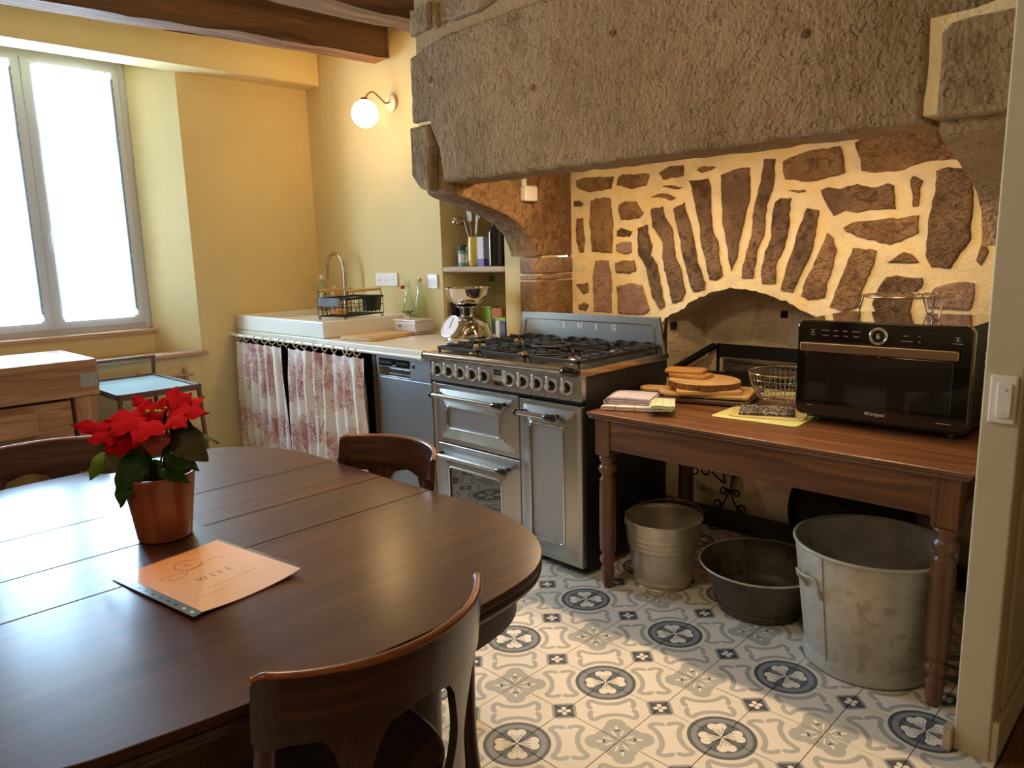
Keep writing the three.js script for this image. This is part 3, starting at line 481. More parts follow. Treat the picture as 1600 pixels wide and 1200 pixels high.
for (const [a, b, lab] of [[-0.005, 0.424, 'sheer white net curtain with scalloped lace edge on the right casement'], [0.517, 0.945, 'sheer white net curtain with scalloped lace edge on the left casement']]) {
  const t = thing('net_curtain', lab, 'curtain', [-3.293, 1.0, (a + b) / 2], 0, 'net curtains on the window'); const w = (b - a) / 2;
  const f = (z, y) => [0.004 * Math.sin(z * 120) + 0.002, y, z];
  obj('fabric', grid(60, 4, (u, v) => f(mix(-w + 0.012, w - 0.012, u), mix(0.035, 1.44, v))), mt.net, t, { uv: false });
  const sc = (z0, z1, y0, y1, along, amp) => grid(80, 2, (u, v) => { const s = amp * Math.abs(Math.sin(u * PI * 28)); return along === 'z' ? f(mix(z0, z1, u), mix(y0 - s, y1, v)) : f(mix(z0, z1 + s, v), mix(y0, y1, u)); });
  obj('lace_border', [sc(-w, w, 0.02, 0.05, 'z', 0.012), grid(40, 2, (u, v) => f(mix(-w, w, u), mix(1.42, 1.465, v))), sc(w - 0.014, w - 0.006, 0.03, 1.44, 'y', 0.008), M(sc(w - 0.014, w - 0.006, 0.03, 1.44, 'y', 0.008), 0, 0, 0).scale(1, 1, -1)], mt.netEdge, t, { uv: false });
  obj('curtain_wire', rod([0.002, 1.462, -w - 0.01], [0.002, 1.462, w + 0.01], 0.003), mt.rodWhite, t);
}
// ---------------------------------------------------------------- butcher's block, tea trolley, rail on the wall
{ const t = thing('butcher_block', 'heavy old wooden butcher block with metal corner plate under the window', 'butcher block', [-2.74, 0, 0.92]);
  const x = 0.30, z0 = -0.405, z1 = 0.42;
  obj('slab', bb(-x, x, 0.675, 0.86, z0, z1, 0.006, 2), mt.block, t, { grain: 'z' });
  obj('corner_plate', [bb(x - 0.001, x + 0.0025, 0.722, 0.79, z0 + 0.006, z0 + 0.085, 0.0008), bb(x - 0.06, x, 0.722, 0.79, z0 - 0.002, z0 + 0.001, 0.0008), ...[[0.735, 0.02], [0.778, 0.02], [0.735, 0.07], [0.778, 0.07]].map(([y, d]) => ball(0.004, x + 0.002, y, z0 + d, 8))], mt.dishSteel, t);
  for (const [a, b] of [[z0 + 0.015, z0 + 0.115], [z1 - 0.115, z1 - 0.015]]) for (const q of [[x - 0.12, x - 0.015], [-x + 0.015, -x + 0.12]]) obj('leg', bb(q[0], q[1], 0, 0.675, a, b, 0.006), mt.block, t, { grain: 'y' });
  const d = obj('drawer', bb(-x + 0.13, x - 0.03, 0.47, 0.66, z0 + 0.13, z1 - 0.13, 0.006), mt.block, t, { grain: 'z' });
  obj('tray', [bb(x - 0.03, x + 0.03, 0.52, 0.54, z0 + 0.31, z1 - 0.13, 0.004), bb(x + 0.02, x + 0.032, 0.52, 0.635, z0 + 0.30, z1 - 0.13, 0.004), bb(x - 0.03, x + 0.03, 0.52, 0.635, z0 + 0.30, z0 + 0.312, 0.004)], mt.block, d, { grain: 'z' });
  obj('rail', bb(-x + 0.05, x - 0.04, 0.36, 0.44, z0 + 0.05, z1 - 0.05, 0.006), mt.block, t, { grain: 'z' });
}
{ const t = thing('tea_trolley', 'dark framed tea trolley with a pale glass tray by the window wall', 'trolley', [-2.665, 0, 0.255]);
  const x0 = -0.335, x1 = 0.335, z0 = -0.215, z1 = 0.215, y = 0.66, M4 = mt.darkWood;
  obj('tray_frame', [bb(x0, x1, y - 0.02, y + 0.012, z0, z0 + 0.02, 0.004), bb(x0, x1, y - 0.02, y + 0.012, z1 - 0.02, z1, 0.004), bb(x0, x0 + 0.02, y - 0.02, y + 0.012, z0, z1, 0.004), bb(x1 - 0.02, x1, y - 0.02, y + 0.012, z0, z1, 0.004)], M4, t);
  obj('glass_tray', bb(x0 + 0.018, x1 - 0.018, y - 0.006, y, z0 + 0.018, z1 - 0.018, 0.001), phys({ color: '#b9d6d8', roughness: 0.12, clearcoat: 0.5 }), t);
  obj('lower_shelf', bb(x0, x1, 0.23, 0.25, z0, z1, 0.004), M4, t);
  for (const z of [z0 + 0.012, z1 - 0.012]) { obj('leg', rod([x1 - 0.012, y + 0.01, z], [x1 + 0.04, 0.035, z], 0.013), M4, t); obj('leg', rod([x0 + 0.012, y + 0.01, z], [x0 - 0.005, 0.035, z], 0.013), M4, t); for (const x of [x1 + 0.038, x0 - 0.005]) obj('wheel', cyl(0.032, 0.032, 0.018, 0, -0.009, 0, 16).rotateX(PI / 2).translate(x, 0.032, z), mt.blackMatt, t); }
  obj('handle', [rod([x0 + 0.012, y, z0 + 0.012], [x0 + 0.03, y + 0.115, z0 + 0.012], 0.011), rod([x0 + 0.012, y, z1 - 0.012], [x0 + 0.03, y + 0.115, z1 - 0.012], 0.011), rod([x0 + 0.03, y + 0.115, z0], [x0 + 0.03, y + 0.115, z1], 0.011)], M4, t);
}
{ const t = thing('towel_rail', 'short wooden towel rail on brackets low on the yellow wall', 'towel rail', [XL, 0.625, -0.10]);
  obj('bracket', bb(0, 0.025, -0.045, 0.045, -0.085, -0.06, 0.003), mt.sill, t); obj('bracket', bb(0, 0.025, -0.045, 0.045, 0.20, 0.225, 0.003), mt.sill, t);
  obj('bar', rod([0.034, 0, -0.11], [0.034, 0, 0.25], 0.009), mt.sill, t, { grain: 'z' }); }

// ---------------------------------------------------------------- worktop, sink and what stands there
const YT = 0.88;
{ const t = thing('worktop', 'cream stone worktop beside the white sink', 'worktop', [-1.98, 0, -0.86]);
  obj('slab', plan(poly([[-1.099, -0.329], [0.895, -0.329], [0.895, 0.327], [-1.099, 0.327]].map(([x, z]) => [x, z])), 0.032, YT - 0.033, 0.006, 2), mt.worktop, t);
  obj('edge_trim', bb(-0.06, 0.895, YT - 0.03, YT - 0.002, 0.324, 0.334, 0.005, 2), mt.rodWhite, t); }
{ const t = thing('base_cabinet', 'dark open base cabinet hidden behind the toile curtains', 'cabinet', [-2.32, 0, -0.86]);
  obj('side_panel', bb(0.765, 0.795, 0.0, YT - 0.034, -0.31, 0.31, 0.003), mt.darkWood, t, { grain: 'y' }); obj('side_panel', bb(-0.755, -0.725, 0, YT - 0.034, -0.31, 0.27, 0.003), mt.darkWood, t, { grain: 'y' });
  obj('back_panel', bb(-0.725, 0.765, 0, YT - 0.034, -0.31, -0.29, 0.002), mt.dark, t); obj('shelf', bb(-0.725, 0.765, 0.08, 0.10, -0.29, 0.22, 0.002), mt.dark, t); }
{ const t = thing('sink', 'wide white ceramic sink with flat drainboard and square front', 'sink', [-2.545, YT, -0.865]);
  const x0 = -0.533, x1 = 0.545, z0 = -0.322, z1 = 0.322, h = 0.095;
  const rs = rrect(x1 - x0, z1 - z0, 0.008, (x0 + x1) / 2, 0); rs.holes.push(new THREE.Path(rrect(0.50, 0.52, 0.05, -0.24, 0.03).getPoints(6))); rs.holes.push(new THREE.Path(rrect(0.47, 0.55, 0.02, 0.275, 0.02).getPoints(6)));
  obj('rim', plan(rs, h, 0.0005, 0.006, 3), mt.ceramic, t);
  obj('drainboard', [bb(0.035, 0.515, 0.001, h - 0.008, -0.26, 0.30, 0.002)], mt.ceramic, t);
  obj('basin', [bb(-0.495, 0.015, 0.001, 0.012, -0.235, 0.295, 0.002)], mt.ceramic, t);
  obj('drain', [ring(0.03, 0.004, -0.25, 0.014, 0), cyl(0.028, 0.028, 0.004, -0.25, 0.011, 0)], mt.chrome, t); }
const YS = YT + 0.0955;
{ const t = thing('tap', 'tall brushed gooseneck tap curving over the sink', 'tap', [-2.585, YS, -1.085]);
  obj('base', [cyl(0.026, 0.024, 0.02), cyl(0.019, 0.017, 0.09, 0, 0.02, 0)], mt.nickel, t);
  const p = [[0, 0.10, 0], [0, 0.23, 0]]; for (let a = 0; a <= 9; a++) { const k = a / 9 * PI; p.push([-0.098 * (1 - Math.cos(k)), 0.27 + 0.115 * Math.sin(k), 0.012 * a / 9]); } p.push([-0.20, 0.235, 0.016]);
  obj('spout', [tube(p, 0.0125, 70, false, 14), cyl(0.0145, 0.0145, 0.03, -0.2005, 0.215, 0.016)], mt.nickel, t);
  obj('lever', [rod([0.018, 0.07, 0], [0.075, 0.085, 0.02], 0.006)], mt.nickel, t); }
{ const t = thing('soap_bottle', 'big clear dish soap bottle with green leaf print behind the drying rack', 'bottle', [-2.855, YS, -1.075]);
  obj('body', lathe([[0, 0], [0.045, 0], [0.05, 0.006], [0.05, 0.15], [0.044, 0.175], [0.026, 0.198], [0.02, 0.205], [0.02, 0.214], [0, 0.214]]).scale(1, 1, 0.7), mt.soapGlass, t);
  obj('liquid', lathe([[0, 0.004], [0.045, 0.004], [0.045, 0.12], [0, 0.12]]).scale(1, 1, 0.68), phys({ color: '#9aa06a', roughness: 0.3, transmission: 0.3, thickness: 0 }), t);
  const lb = canvasTex(128, 128, (g) => { g.fillStyle = '#d9d5bd'; g.fillRect(0, 0, 128, 128); g.fillStyle = '#e9e4d2'; g.beginPath(); g.arc(64, 92, 32, 0, 7); g.fill(); g.fillStyle = '#3a4a22'; for (const [x, y, a] of [[60, 24, 0], [74, 34, 0.7], [52, 38, -0.6], [68, 48, 0.5], [78, 20, 1.1]]) { g.save(); g.translate(x, y); g.rotate(a); g.beginPath(); g.ellipse(0, 0, 15, 5, 0, 0, 7); g.fill(); g.restore(); } g.fillRect(44, 84, 14, 6); g.fillRect(62, 84, 20, 6); g.fillRect(50, 94, 26, 6); });
  obj('label', new THREE.CylinderGeometry(0.0512, 0.0512, 0.12, 24, 1, true, 0.1, 2.2).scale(1, 1, 0.7).translate(0, 0.08, 0), std({ map: lb, roughness: 0.5, side: THREE.DoubleSide }), t, { uv: false });
  obj('cap', cyl(0.017, 0.015, 0.03, 0, 0.214, 0), mt.whitePlastic, t); }
{ const t = thing('pump_bottle', 'small beige soap dispenser with pump beside the big soap bottle', 'bottle', [-2.775, YS, -1.105]);
  obj('body', lathe([[0, 0], [0.026, 0], [0.028, 0.004], [0.028, 0.09], [0.012, 0.11], [0, 0.11]]), mt.pale, t); obj('pump', [cyl(0.011, 0.011, 0.02, 0, 0.11, 0), cyl(0.004, 0.004, 0.03, 0, 0.13, 0), bb(-0.01, 0.035, 0.155, 0.168, -0.008, 0.008, 0.003)], mt.cream, t); }
{ // wire dish rack: about 0.46 x 0.34, along the right side of the sink
  const t = thing('dish_rack', 'black wire dish rack with two bamboo handles on the sink drainboard', 'dish rack', [-2.20, YS - 0.008, -0.867], 0.25);
  const x0 = -0.115, x1 = 0.115, z0 = -0.165, z1 = 0.165, y1 = 0.125, w = [], r = 0.0022;
  for (const y of [0.02, y1 - 0.05]) w.push(tube([[x0, y, z0], [x1, y, z0], [x1, y, z1], [x0, y, z1]].flatMap((p, i, a) => { const q = a[(i + 1) % 4]; return [p, [mix(p[0], q[0], 0.5), y, mix(p[2], q[2], 0.5)]]; }), r, 40, true, 6));
  for (let i = 0; i <= 7; i++) { const x = mix(x0, x1, i / 7); w.push(rod([x, 0.02, z0], [x, y1, z0], r * 0.8, 6), rod([x, 0.02, z1], [x, y1, z1], r * 0.8, 6), rod([x, 0.02, z0], [x, 0.02, z1], r * 0.8, 6)); }
  for (let i = 0; i <= 9; i++) { const z = mix(z0, z1, i / 9); w.push(rod([x0, 0.02, z], [x0, y1, z], r * 0.8, 6), rod([x1, 0.02, z], [x1, y1, z], r * 0.8, 6)); if (i % 2) w.push(tube([[x0 + 0.04, 0.02, z], [x0 + 0.06, 0.075, z], [x0 + 0.08, 0.02, z]], r * 0.8, 8, false, 5)); }
  obj('wire_basket', w, mt.wire, t);
  obj('top_band', [bb(x0 - 0.003, x1 + 0.003, y1 - 0.008, y1 + 0.006, z0 - 0.003, z0 + 0.003, 0.001), bb(x0 - 0.003, x1 + 0.003, y1 - 0.008, y1 + 0.006, z1 - 0.003, z1 + 0.003, 0.001), bb(x0 - 0.003, x0 + 0.003, y1 - 0.008, y1 + 0.006, z0, z1, 0.001), bb(x1 - 0.003, x1 + 0.003, y1 - 0.008, y1 + 0.006, z0, z1, 0.001)], mt.blackMatt, t);
  for (const z of [z0, z1]) for (const x of [x0 + 0.012, x1 - 0.012]) obj('foot', tube([[x - 0.008, 0.02, z], [x - 0.005, 0.003, z], [x + 0.005, 0.003, z], [x + 0.008, 0.02, z]], 0.003, 12, false, 6), mt.wire, t);
  for (const x of [x0, x1]) { const h = obj('handle', rod([x, y1 + 0.045, z0 + 0.02], [x, y1 + 0.045, z1 - 0.02], 0.0095, 12), mt.bamboo, t, { grain: 'z' }); obj('bracket', [rod([x, y1, z0 + 0.012], [x, y1 + 0.05, z0 + 0.018], 0.0028, 6), rod([x, y1, z1 - 0.012], [x, y1 + 0.05, z1 - 0.018], 0.0028, 6)], mt.wire, h); } }
{ const t = thing('cutlery_holder', 'black plastic cutlery holder hooked on the end of the dish rack', 'cutlery holder', [-2.128, YS + 0.03, -0.972], 0.25);
  obj('cup', lathe([[0.002, 0], [0.042, 0], [0.046, 0.004], [0.056, 0.10], [0.053, 0.10], [0.043, 0.008], [0.002, 0.008]], 4).rotateY(PI / 4).scale(0.75, 0.9, 1.5), mt.black, t); }
{ const t = tag(obj('dish_cloth', thick(14, 6, (u, v) => [0.004 + 0.003 * Math.sin(u * 9) + 0.004 * v, -0.05 * v, mix(-0.085, 0.085, u)], 0.004), mt.greyCloth, scene), 'folded grey dish cloth hung over the front edge of the dish rack', 'cloth'); t.position.set(-2.172, YS + 0.123, -0.698); t.rotation.y = -PI / 2 + 0.25; }
{ const t = tag(obj('sponge', box(0.09, 0.03, 0.06, 0, 0.0155, 0, 0.008, 2), mt.sponge, scene), 'orange sponge lying inside the dish rack', 'sponge'); t.position.set(-2.235, YS + 0.016, -0.80); }
{ const t = thing('tumbler', 'clear upturned drinking glass inside the dish rack', 'glass', [-2.205, YS + 0.016, -0.93]); obj('glass_wall', lathe([[0.036, 0], [0.03, 0.09], [0.001, 0.092], [0.001, 0.088], [0.027, 0.086], [0.033, 0]]), mt.bottleGlass, t); }
function socketPlate(label, x, y, w, h, gangs) {
  const t = thing('socket', label, 'socket', [x, y, ZB]);
  obj('plate', box(w, h, 0.012, 0, 0, 0.0062, 0.004, 2), mt.socket, t);
  gangs.forEach((k, i) => { const gx = (i - (gangs.length - 1) / 2) * 0.072; const c = obj('insert', M(ext(rrect(0.05, 0.05, 0.022), 0.004, 0.001), gx, 0, 0.010), mt.whitePlastic, t); obj('pin_hole', (k === 3 ? [[-0.009, -0.004], [0.009, -0.004], [0, 0.010]] : [[-0.006, 0], [0.006, 0]]).map(([a, b]) => cyl(0.0028, 0.0028, 0.001, 0, 0, 0, 10).rotateX(PI / 2).translate(gx + a, b, 0.0138)), mt.black, c); });
}
socketPlate('wide white triple socket plate on the wall above the sink', -2.252, 1.186, 0.232, 0.084, [3, 3, 2]);
socketPlate('small white single socket left of the niche', -1.79, 1.177, 0.09, 0.086, [2]);
function swingBottle(name, label, x, z, lid, withLabel) {
  const t = thing(name, label, 'bottle', [x, YT, z], 0, 'swing top bottles on the worktop');
  obj('body', lathe([[0, 0], [0.036, 0], [0.04, 0.005], [0.04, 0.14], [0.036, 0.18], [0.022, 0.225], [0.015, 0.255], [0.0145, 0.285], [0.017, 0.29], [0.017, 0.296], [0.013, 0.296], [0.0125, 0.255], [0.019, 0.225], [0.033, 0.178], [0.037, 0.14], [0.037, 0.008], [0, 0.006]], 36), mt.bottleGlass, t);
  if (withLabel) { const lb = canvasTex(128, 128, (g) => { g.fillStyle = '#e6e2cf'; g.fillRect(0, 0, 128, 128); g.fillStyle = '#3c5a34'; for (let k = 0; k < 26; k++) { g.save(); g.translate(rr(70, 128), rr(0, 128)); g.rotate(rr(0, 6)); g.beginPath(); g.ellipse(0, 0, 9, 4, 0, 0, 7); g.fill(); g.restore(); } for (let k = 0; k < 30; k++) { g.beginPath(); g.ellipse(rr(0, 128), rr(108, 128), 8, 4, rr(0, 3), 0, 7); g.fill(); g.beginPath(); g.ellipse(rr(0, 128), rr(0, 16), 8, 4, rr(0, 3), 0, 7); g.fill(); } });
    obj('label', new THREE.CylinderGeometry(0.0408, 0.0408, 0.095, 24, 1, true, -1.0, 2.6).translate(0, 0.075, 0), std({ map: lb, roughness: 0.6, side: THREE.DoubleSide }), t, { uv: false }); }
  obj('wire_bail', [tube([[-0.017, 0.262, 0], [-0.026, 0.282, 0.006], [-0.02, 0.308, 0.012], [0, 0.316, 0.014], [0.02, 0.308, 0.012], [0.026, 0.282, 0.006], [0.017, 0.262, 0]], 0.0014, 30, false, 6), ring(0.0165, 0.0014, 0, 0.262, 0)], mt.chrome, t);
  const a = lid === mt.red; obj('stopper', a ? [lathe([[0, 0], [0.012, 0], [0.014, 0.012], [0.009, 0.02], [0, 0.021]]).translate(-0.02, 0.255, 0.026)] : [lathe([[0, 0], [0.013, 0], [0.016, 0.008], [0.013, 0.022], [0, 0.024]]).translate(0, 0.298, 0)], lid, t);
}
swingBottle('glass_bottle', 'clear swing top bottle with floral label and open red stopper', -1.953, -1.12, mt.red, true);
swingBottle('glass_bottle', 'clear swing top bottle closed with a cork coloured stopper', -1.872, -1.147, mt.pale, false);
{ const t = thing('butter_dish', 'pale pink lidded ceramic box standing beside the swing top bottles', 'butter dish', [-1.795, YT, -1.028], 0.03);
  obj('dish', box(0.215, 0.012, 0.155, 0, 0.0065, 0, 0.005, 2), phys({ color: '#d9b9b0', roughness: 0.3, clearcoat: 0.4 }), t); obj('cover', box(0.195, 0.06, 0.14, 0, 0.043, 0, 0.008, 2), mt.butter, t); obj('lid', box(0.203, 0.012, 0.148, 0, 0.078, 0, 0.005, 2), mt.butter, t);
  obj('print', M(letters('vv', 0.02, 0.0008), -0.045, 0.045, 0.0702), mt.black, t, { uv: false }); }
{ const t = thing('chopping_board', 'plain pale chopping board lying flat on the worktop by the sink', 'chopping board', [-1.80, YT, -0.765], 0.0);
  obj('board', plan(rrect(0.26, 0.345, 0.03), 0.018, 0.0005, 0.003, 2).rotateY(0.18), mt.pale, t, { grain: 'z' }); }
{ // retro chrome kitchen scale: domed body with a dial, posts, deep bowl
  const t = thing('kitchen_scale', 'chrome domed kitchen scale with deep bowl on top beside the cooker', 'kitchen scale', [-1.27, YT, -0.985], 0.35);
  obj('body', lathe([[0, 0], [0.128, 0], [0.131, 0.006], [0.130, 0.03], [0.118, 0.075], [0.09, 0.108], [0.055, 0.124], [0.03, 0.127], [0, 0.127]], 48), mt.chrome, t);
  const d = obj('dial', [cyl(0.06, 0.06, 0.006, 0, 0, 0, 40)], mt.paperWhite, t); d.rotation.set(1.02, 0, 0.0); d.rotation.order = 'YXZ'; d.rotation.y = -0.35; d.position.set(-0.046, 0.076, 0.108);
  obj('dial_rim', ring(0.061, 0.004, 0, 0.005, 0, 'y', 40), mt.chrome, d); obj('needle', [bb(-0.002, 0.002, 0.0065, 0.008, -0.05, 0.01, 0.0005)], mt.navy, d);
  for (const x of [-0.026, 0.026]) obj('post', [cyl(0.006, 0.006, 0.055, x, 0.118, 0, 12), cyl(0.01, 0.008, 0.012, x, 0.118, 0, 12)], mt.chrome, t);
  obj('cradle', [cyl(0.05, 0.062, 0.01, 0, 0.17, 0, 32)], mt.chrome, t);
  obj('bowl', lathe([[0.002, 0.178], [0.05, 0.18], [0.085, 0.203], [0.112, 0.24], [0.123, 0.272], [0.131, 0.275], [0.130, 0.278], [0.121, 0.276], [0.109, 0.243], [0.083, 0.207], [0.05, 0.185], [0.002, 0.184]], 48), mt.chrome, t); }
// ---------------------------------------------------------------- niche shelf and its bottles and jars
const YN = 1.263;
{ const t = thing('wall_shelf', 'pale wooden shelf board across the wall niche', 'shelf', [-1.4425, YN - 0.033, -1.385]); obj('board', box(0.519, 0.032, 0.40, 0, 0.0165, 0, 0.012, 3), mt.shelf, t); }
const stand = (name, label, cat, x, y, z, parts, group) => { const t = thing(name, label, cat, [x, y, z], rr(-0.3, 0.3), group); for (const [n, g, m] of parts) obj(n, g, m, t); return t; };
const jarL = (r, h) => lathe([[0, 0], [r * 0.93, 0], [r, 0.003], [r, h - 0.008], [r * 0.9, h], [0, h]], 24);
const wine = (r, h) => lathe([[0, 0], [r * 0.95, 0], [r, 0.004], [r, h * 0.58], [r * 0.8, h * 0.66], [r * 0.42, h * 0.74], [r * 0.37, h * 0.96], [r * 0.43, h * 0.965], [r * 0.43, h], [0, h]], 32);
stand('glass_jar', 'small clear glass jar at the left end of the niche shelf', 'jar', -1.66, YN, -1.29, [['body', jarL(0.026, 0.065), mt.bottleGlass], ['lid', cyl(0.026, 0.026, 0.012, 0, 0.065, 0), mt.chrome]]);
stand('spice_tin', 'tall green capped tin with a pale blue label on the niche shelf', 'tin', -1.612, YN, -1.27, [['body', jarL(0.024, 0.095), std({ color: '#7fb0a6', roughness: 0.5 })], ['label', cyl(0.0245, 0.0245, 0.05, 0, 0.02, 0), mt.paperWhite], ['cap', cyl(0.025, 0.025, 0.028, 0, 0.095, 0), std({ color: '#24402c', roughness: 0.5 })]]);
stand('spice_tin', 'dark green capped jar with brown label right beside the pale blue tin', 'tin', -1.565, YN, -1.285, [['body', jarL(0.024, 0.088), mt.brown], ['label', cyl(0.0245, 0.0245, 0.045, 0, 0.02, 0), std({ color: '#8f8768', roughness: 0.6 })], ['cap', cyl(0.025, 0.025, 0.026, 0, 0.088, 0), std({ color: '#2a4a30', roughness: 0.5 })]]);
stand('spice_jar', 'small dark jar just left of the yellow vase', 'jar', -1.53, YN, -1.33, [['body', jarL(0.022, 0.08), mt.black], ['lid', cyl(0.022, 0.022, 0.015, 0, 0.08, 0), mt.black]]);
{ const t = thing('utensil_vase', 'yellow ceramic vase holding kitchen utensils on the niche shelf', 'vase', [-1.487, YN, -1.255]); obj('body', lathe([[0, 0], [0.028, 0], [0.034, 0.008], [0.041, 0.04], [0.040, 0.13], [0.036, 0.165], [0.033, 0.165], [0.037, 0.13], [0.038, 0.04], [0.03, 0.012], [0, 0.01]], 32), mt.vase, t); obj('rim', ring(0.0345, 0.003, 0, 0.165, 0), mt.vase, t); }
const vz = [-1.487, YN + 0.02, -1.255];
{ const t = thing('ladle', 'shiny metal ladle sticking out of the yellow vase', 'ladle', vz); obj('shaft', rod([0.008, 0, 0], [-0.055, 0.23, 0.02], 0.0035), mt.nickel, t); obj('scoop', lathe([[0.002, 0], [0.024, 0.004], [0.036, 0.02], [0.04, 0.036], [0.038, 0.036], [0.033, 0.02], [0.002, 0.003]]).rotateX(PI).rotateZ(-0.35).translate(-0.10, 0.265, 0.02), mt.nickel, t); obj('neck', tube([[-0.055, 0.228, 0.02], [-0.065, 0.243, 0.02], [-0.085, 0.24, 0.02]], 0.0035), mt.nickel, t); }
const spat = (name, label, m, a, b, w, h) => { const t = thing(name, label, 'utensil', vz, 0, 'utensils in the yellow vase'); const A = V(...a), B = V(...b); obj('shaft', rod(A, B, 0.004), m, t); const g = M(ext(rrect(w, h, w * 0.45), 0.006, 0.002), 0, h * 0.42, -0.003); g.applyQuaternion(new THREE.Quaternion().setFromUnitVectors(V(0, 1, 0), B.clone().sub(A).normalize())); obj('blade', M(g, B.x, B.y, B.z), m, t, { uv: false }); };
spat('spatula', 'grey rounded spatula standing left in the yellow vase', std({ color: '#b7a79b', roughness: 0.6 }), [0.004, 0, 0.006], [-0.03, 0.24, 0.0], 0.042, 0.10);
spat('wooden_spoon', 'light wooden spoon standing upright in the yellow vase', mt.sill, [0, 0, -0.008], [0.012, 0.25, -0.02], 0.048, 0.085);
spat('spatula', 'narrow pale wooden spatula leaning right in the yellow vase', mt.pale, [-0.008, 0, 0], [0.03, 0.17, 0.012], 0.02, 0.12);
stand('carton', 'slim white carton with violet foot beside the yellow vase', 'box', -1.415, YN, -1.25, [['body', bb(-0.022, 0.022, 0, 0.165, -0.022, 0.022, 0.002), mt.paperWhite], ['violet_foot', bb(-0.0226, 0.0226, 0.0, 0.042, -0.0226, 0.0226, 0.001), std({ color: '#8a86c4', roughness: 0.6 })]]);
stand('small_bottle', 'little bottle with orange cap and sage label behind the white carton', 'bottle', -1.378, YN, -1.31, [['body', jarL(0.02, 0.12), mt.greenGlass], ['label', cyl(0.0206, 0.0206, 0.045, 0, 0.02, 0), std({ color: '#8d9276', roughness: 0.6 })], ['cap', cyl(0.014, 0.014, 0.03, 0, 0.12, 0), mt.orange]]);
stand('wine_bottle', 'stout dark green bottle with white highlight at the front of the niche shelf', 'bottle', -1.313, YN, -1.26, [['body', lathe([[0, 0], [0.046, 0], [0.05, 0.005], [0.05, 0.175], [0.046, 0.2], [0.022, 0.235], [0.018, 0.33], [0, 0.33]], 36), mt.darkGlass], ['collar', ring(0.019, 0.004, 0, 0.315, 0), mt.darkGlass]]);
stand('wine_bottle', 'second dark bottle with yellow seal behind the stout green bottle', 'bottle', -1.255, YN, -1.36, [['body', wine(0.04, 0.33), mt.darkGlass], ['seal', cyl(0.017, 0.017, 0.05, 0, 0.285, 0), mt.vase], ['label', cyl(0.0405, 0.0405, 0.08, 0, 0.06, 0), std({ color: '#c9a7a9', roughness: 0.6 })]]);
stand('black_canister', 'large black canister at the back of the niche shelf', 'canister', -1.37, YN, -1.47, [['body', jarL(0.07, 0.27), mt.black], ['lid', cyl(0.072, 0.072, 0.02, 0, 0.27, 0), mt.black]]);
// lower compartment of the niche, at worktop height
const YL = 0.869;
stand('oil_bottle', 'tall black bottle at the left of the lower niche', 'bottle', -1.662, YL, -1.237, [['body', jarL(0.031, 0.19), mt.blackGloss], ['cap', cyl(0.018, 0.018, 0.03, 0, 0.19, 0), mt.black]]);
stand('oil_bottle', 'second tall black bottle beside the first in the lower niche', 'bottle', -1.59, YL, -1.25, [['body', jarL(0.031, 0.17), mt.blackGloss], ['cap', cyl(0.018, 0.018, 0.03, 0, 0.17, 0), mt.black]]);
stand('cordial_bottle', 'clear bottle with dark green cap behind the scale bowl', 'bottle', -1.535, YL, -1.43, [['body', wine(0.035, 0.31), mt.bottleGlass], ['cap', cyl(0.018, 0.018, 0.035, 0, 0.30, 0), mt.green]]);
stand('sauce_bottle', 'glass bottle with bright red cap in the lower niche', 'bottle', -1.375, YL, -1.42, [['body', wine(0.034, 0.27), mt.bottleGlass], ['cap', cyl(0.019, 0.017, 0.075, 0, 0.255, 0), mt.red]]);
stand('tea_tin', 'yellow green tin half hidden behind the scale', 'tin', -1.472, YL, -1.352, [['body', bb(-0.045, 0.045, 0, 0.145, -0.03, 0.03, 0.004), mt.lime], ['lid', bb(-0.046, 0.046, 0.145, 0.158, -0.031, 0.031, 0.004), mt.lime]]);
stand('food_packet', 'orange and brown packet right of the scale bowl', 'packet', -1.386, YL, -1.34, [['body', bb(-0.042, 0.042, 0, 0.10, -0.022, 0.022, 0.004), mt.brown], ['orange_top', bb(-0.043, 0.043, 0.085, 0.15, -0.023, 0.023, 0.006), mt.orange]]);
stand('black_tin', 'wide black tin at the back of the lower niche', 'tin', -1.28, YL, -1.50, [['body', bb(-0.06, 0.06, 0, 0.17, -0.04, 0.04, 0.004), mt.black], ['lid', bb(-0.061, 0.061, 0.17, 0.18, -0.041, 0.041, 0.004), mt.black]]);
stand('spice_box', 'small cream spice box with green lid in the lower niche', 'spice box', -1.31, YL, -1.27, [['body', bb(-0.022, 0.022, 0, 0.088, -0.018, 0.018, 0.003), mt.cream], ['lid', bb(-0.0225, 0.0225, 0.088, 0.105, -0.0185, 0.0185, 0.003), mt.lime]]);
stand('spice_box', 'small dark printed spice box with green lid beside the cream one', 'spice box', -1.258, YL, -1.255, [['body', bb(-0.025, 0.025, 0, 0.088, -0.02, 0.02, 0.003), std({ color: '#3b3a4c', roughness: 0.5 })], ['lid', bb(-0.0255, 0.0255, 0.088, 0.107, -0.0205, 0.0205, 0.003), mt.lime], ['label', bb(-0.02, 0.02, 0.02, 0.07, -0.0207, 0.0207, 0.0005), std({ color: '#6c6470', roughness: 0.6 })]]);
stand('salt_tube', 'white and red tube at the right back of the lower niche', 'tube', -1.235, YL, -1.40, [['body', jarL(0.022, 0.15), mt.paperWhite], ['red_band', cyl(0.0224, 0.0224, 0.025, 0, 0.10, 0), mt.red], ['cap', cyl(0.021, 0.021, 0.02, 0, 0.15, 0), mt.whitePlastic]]);
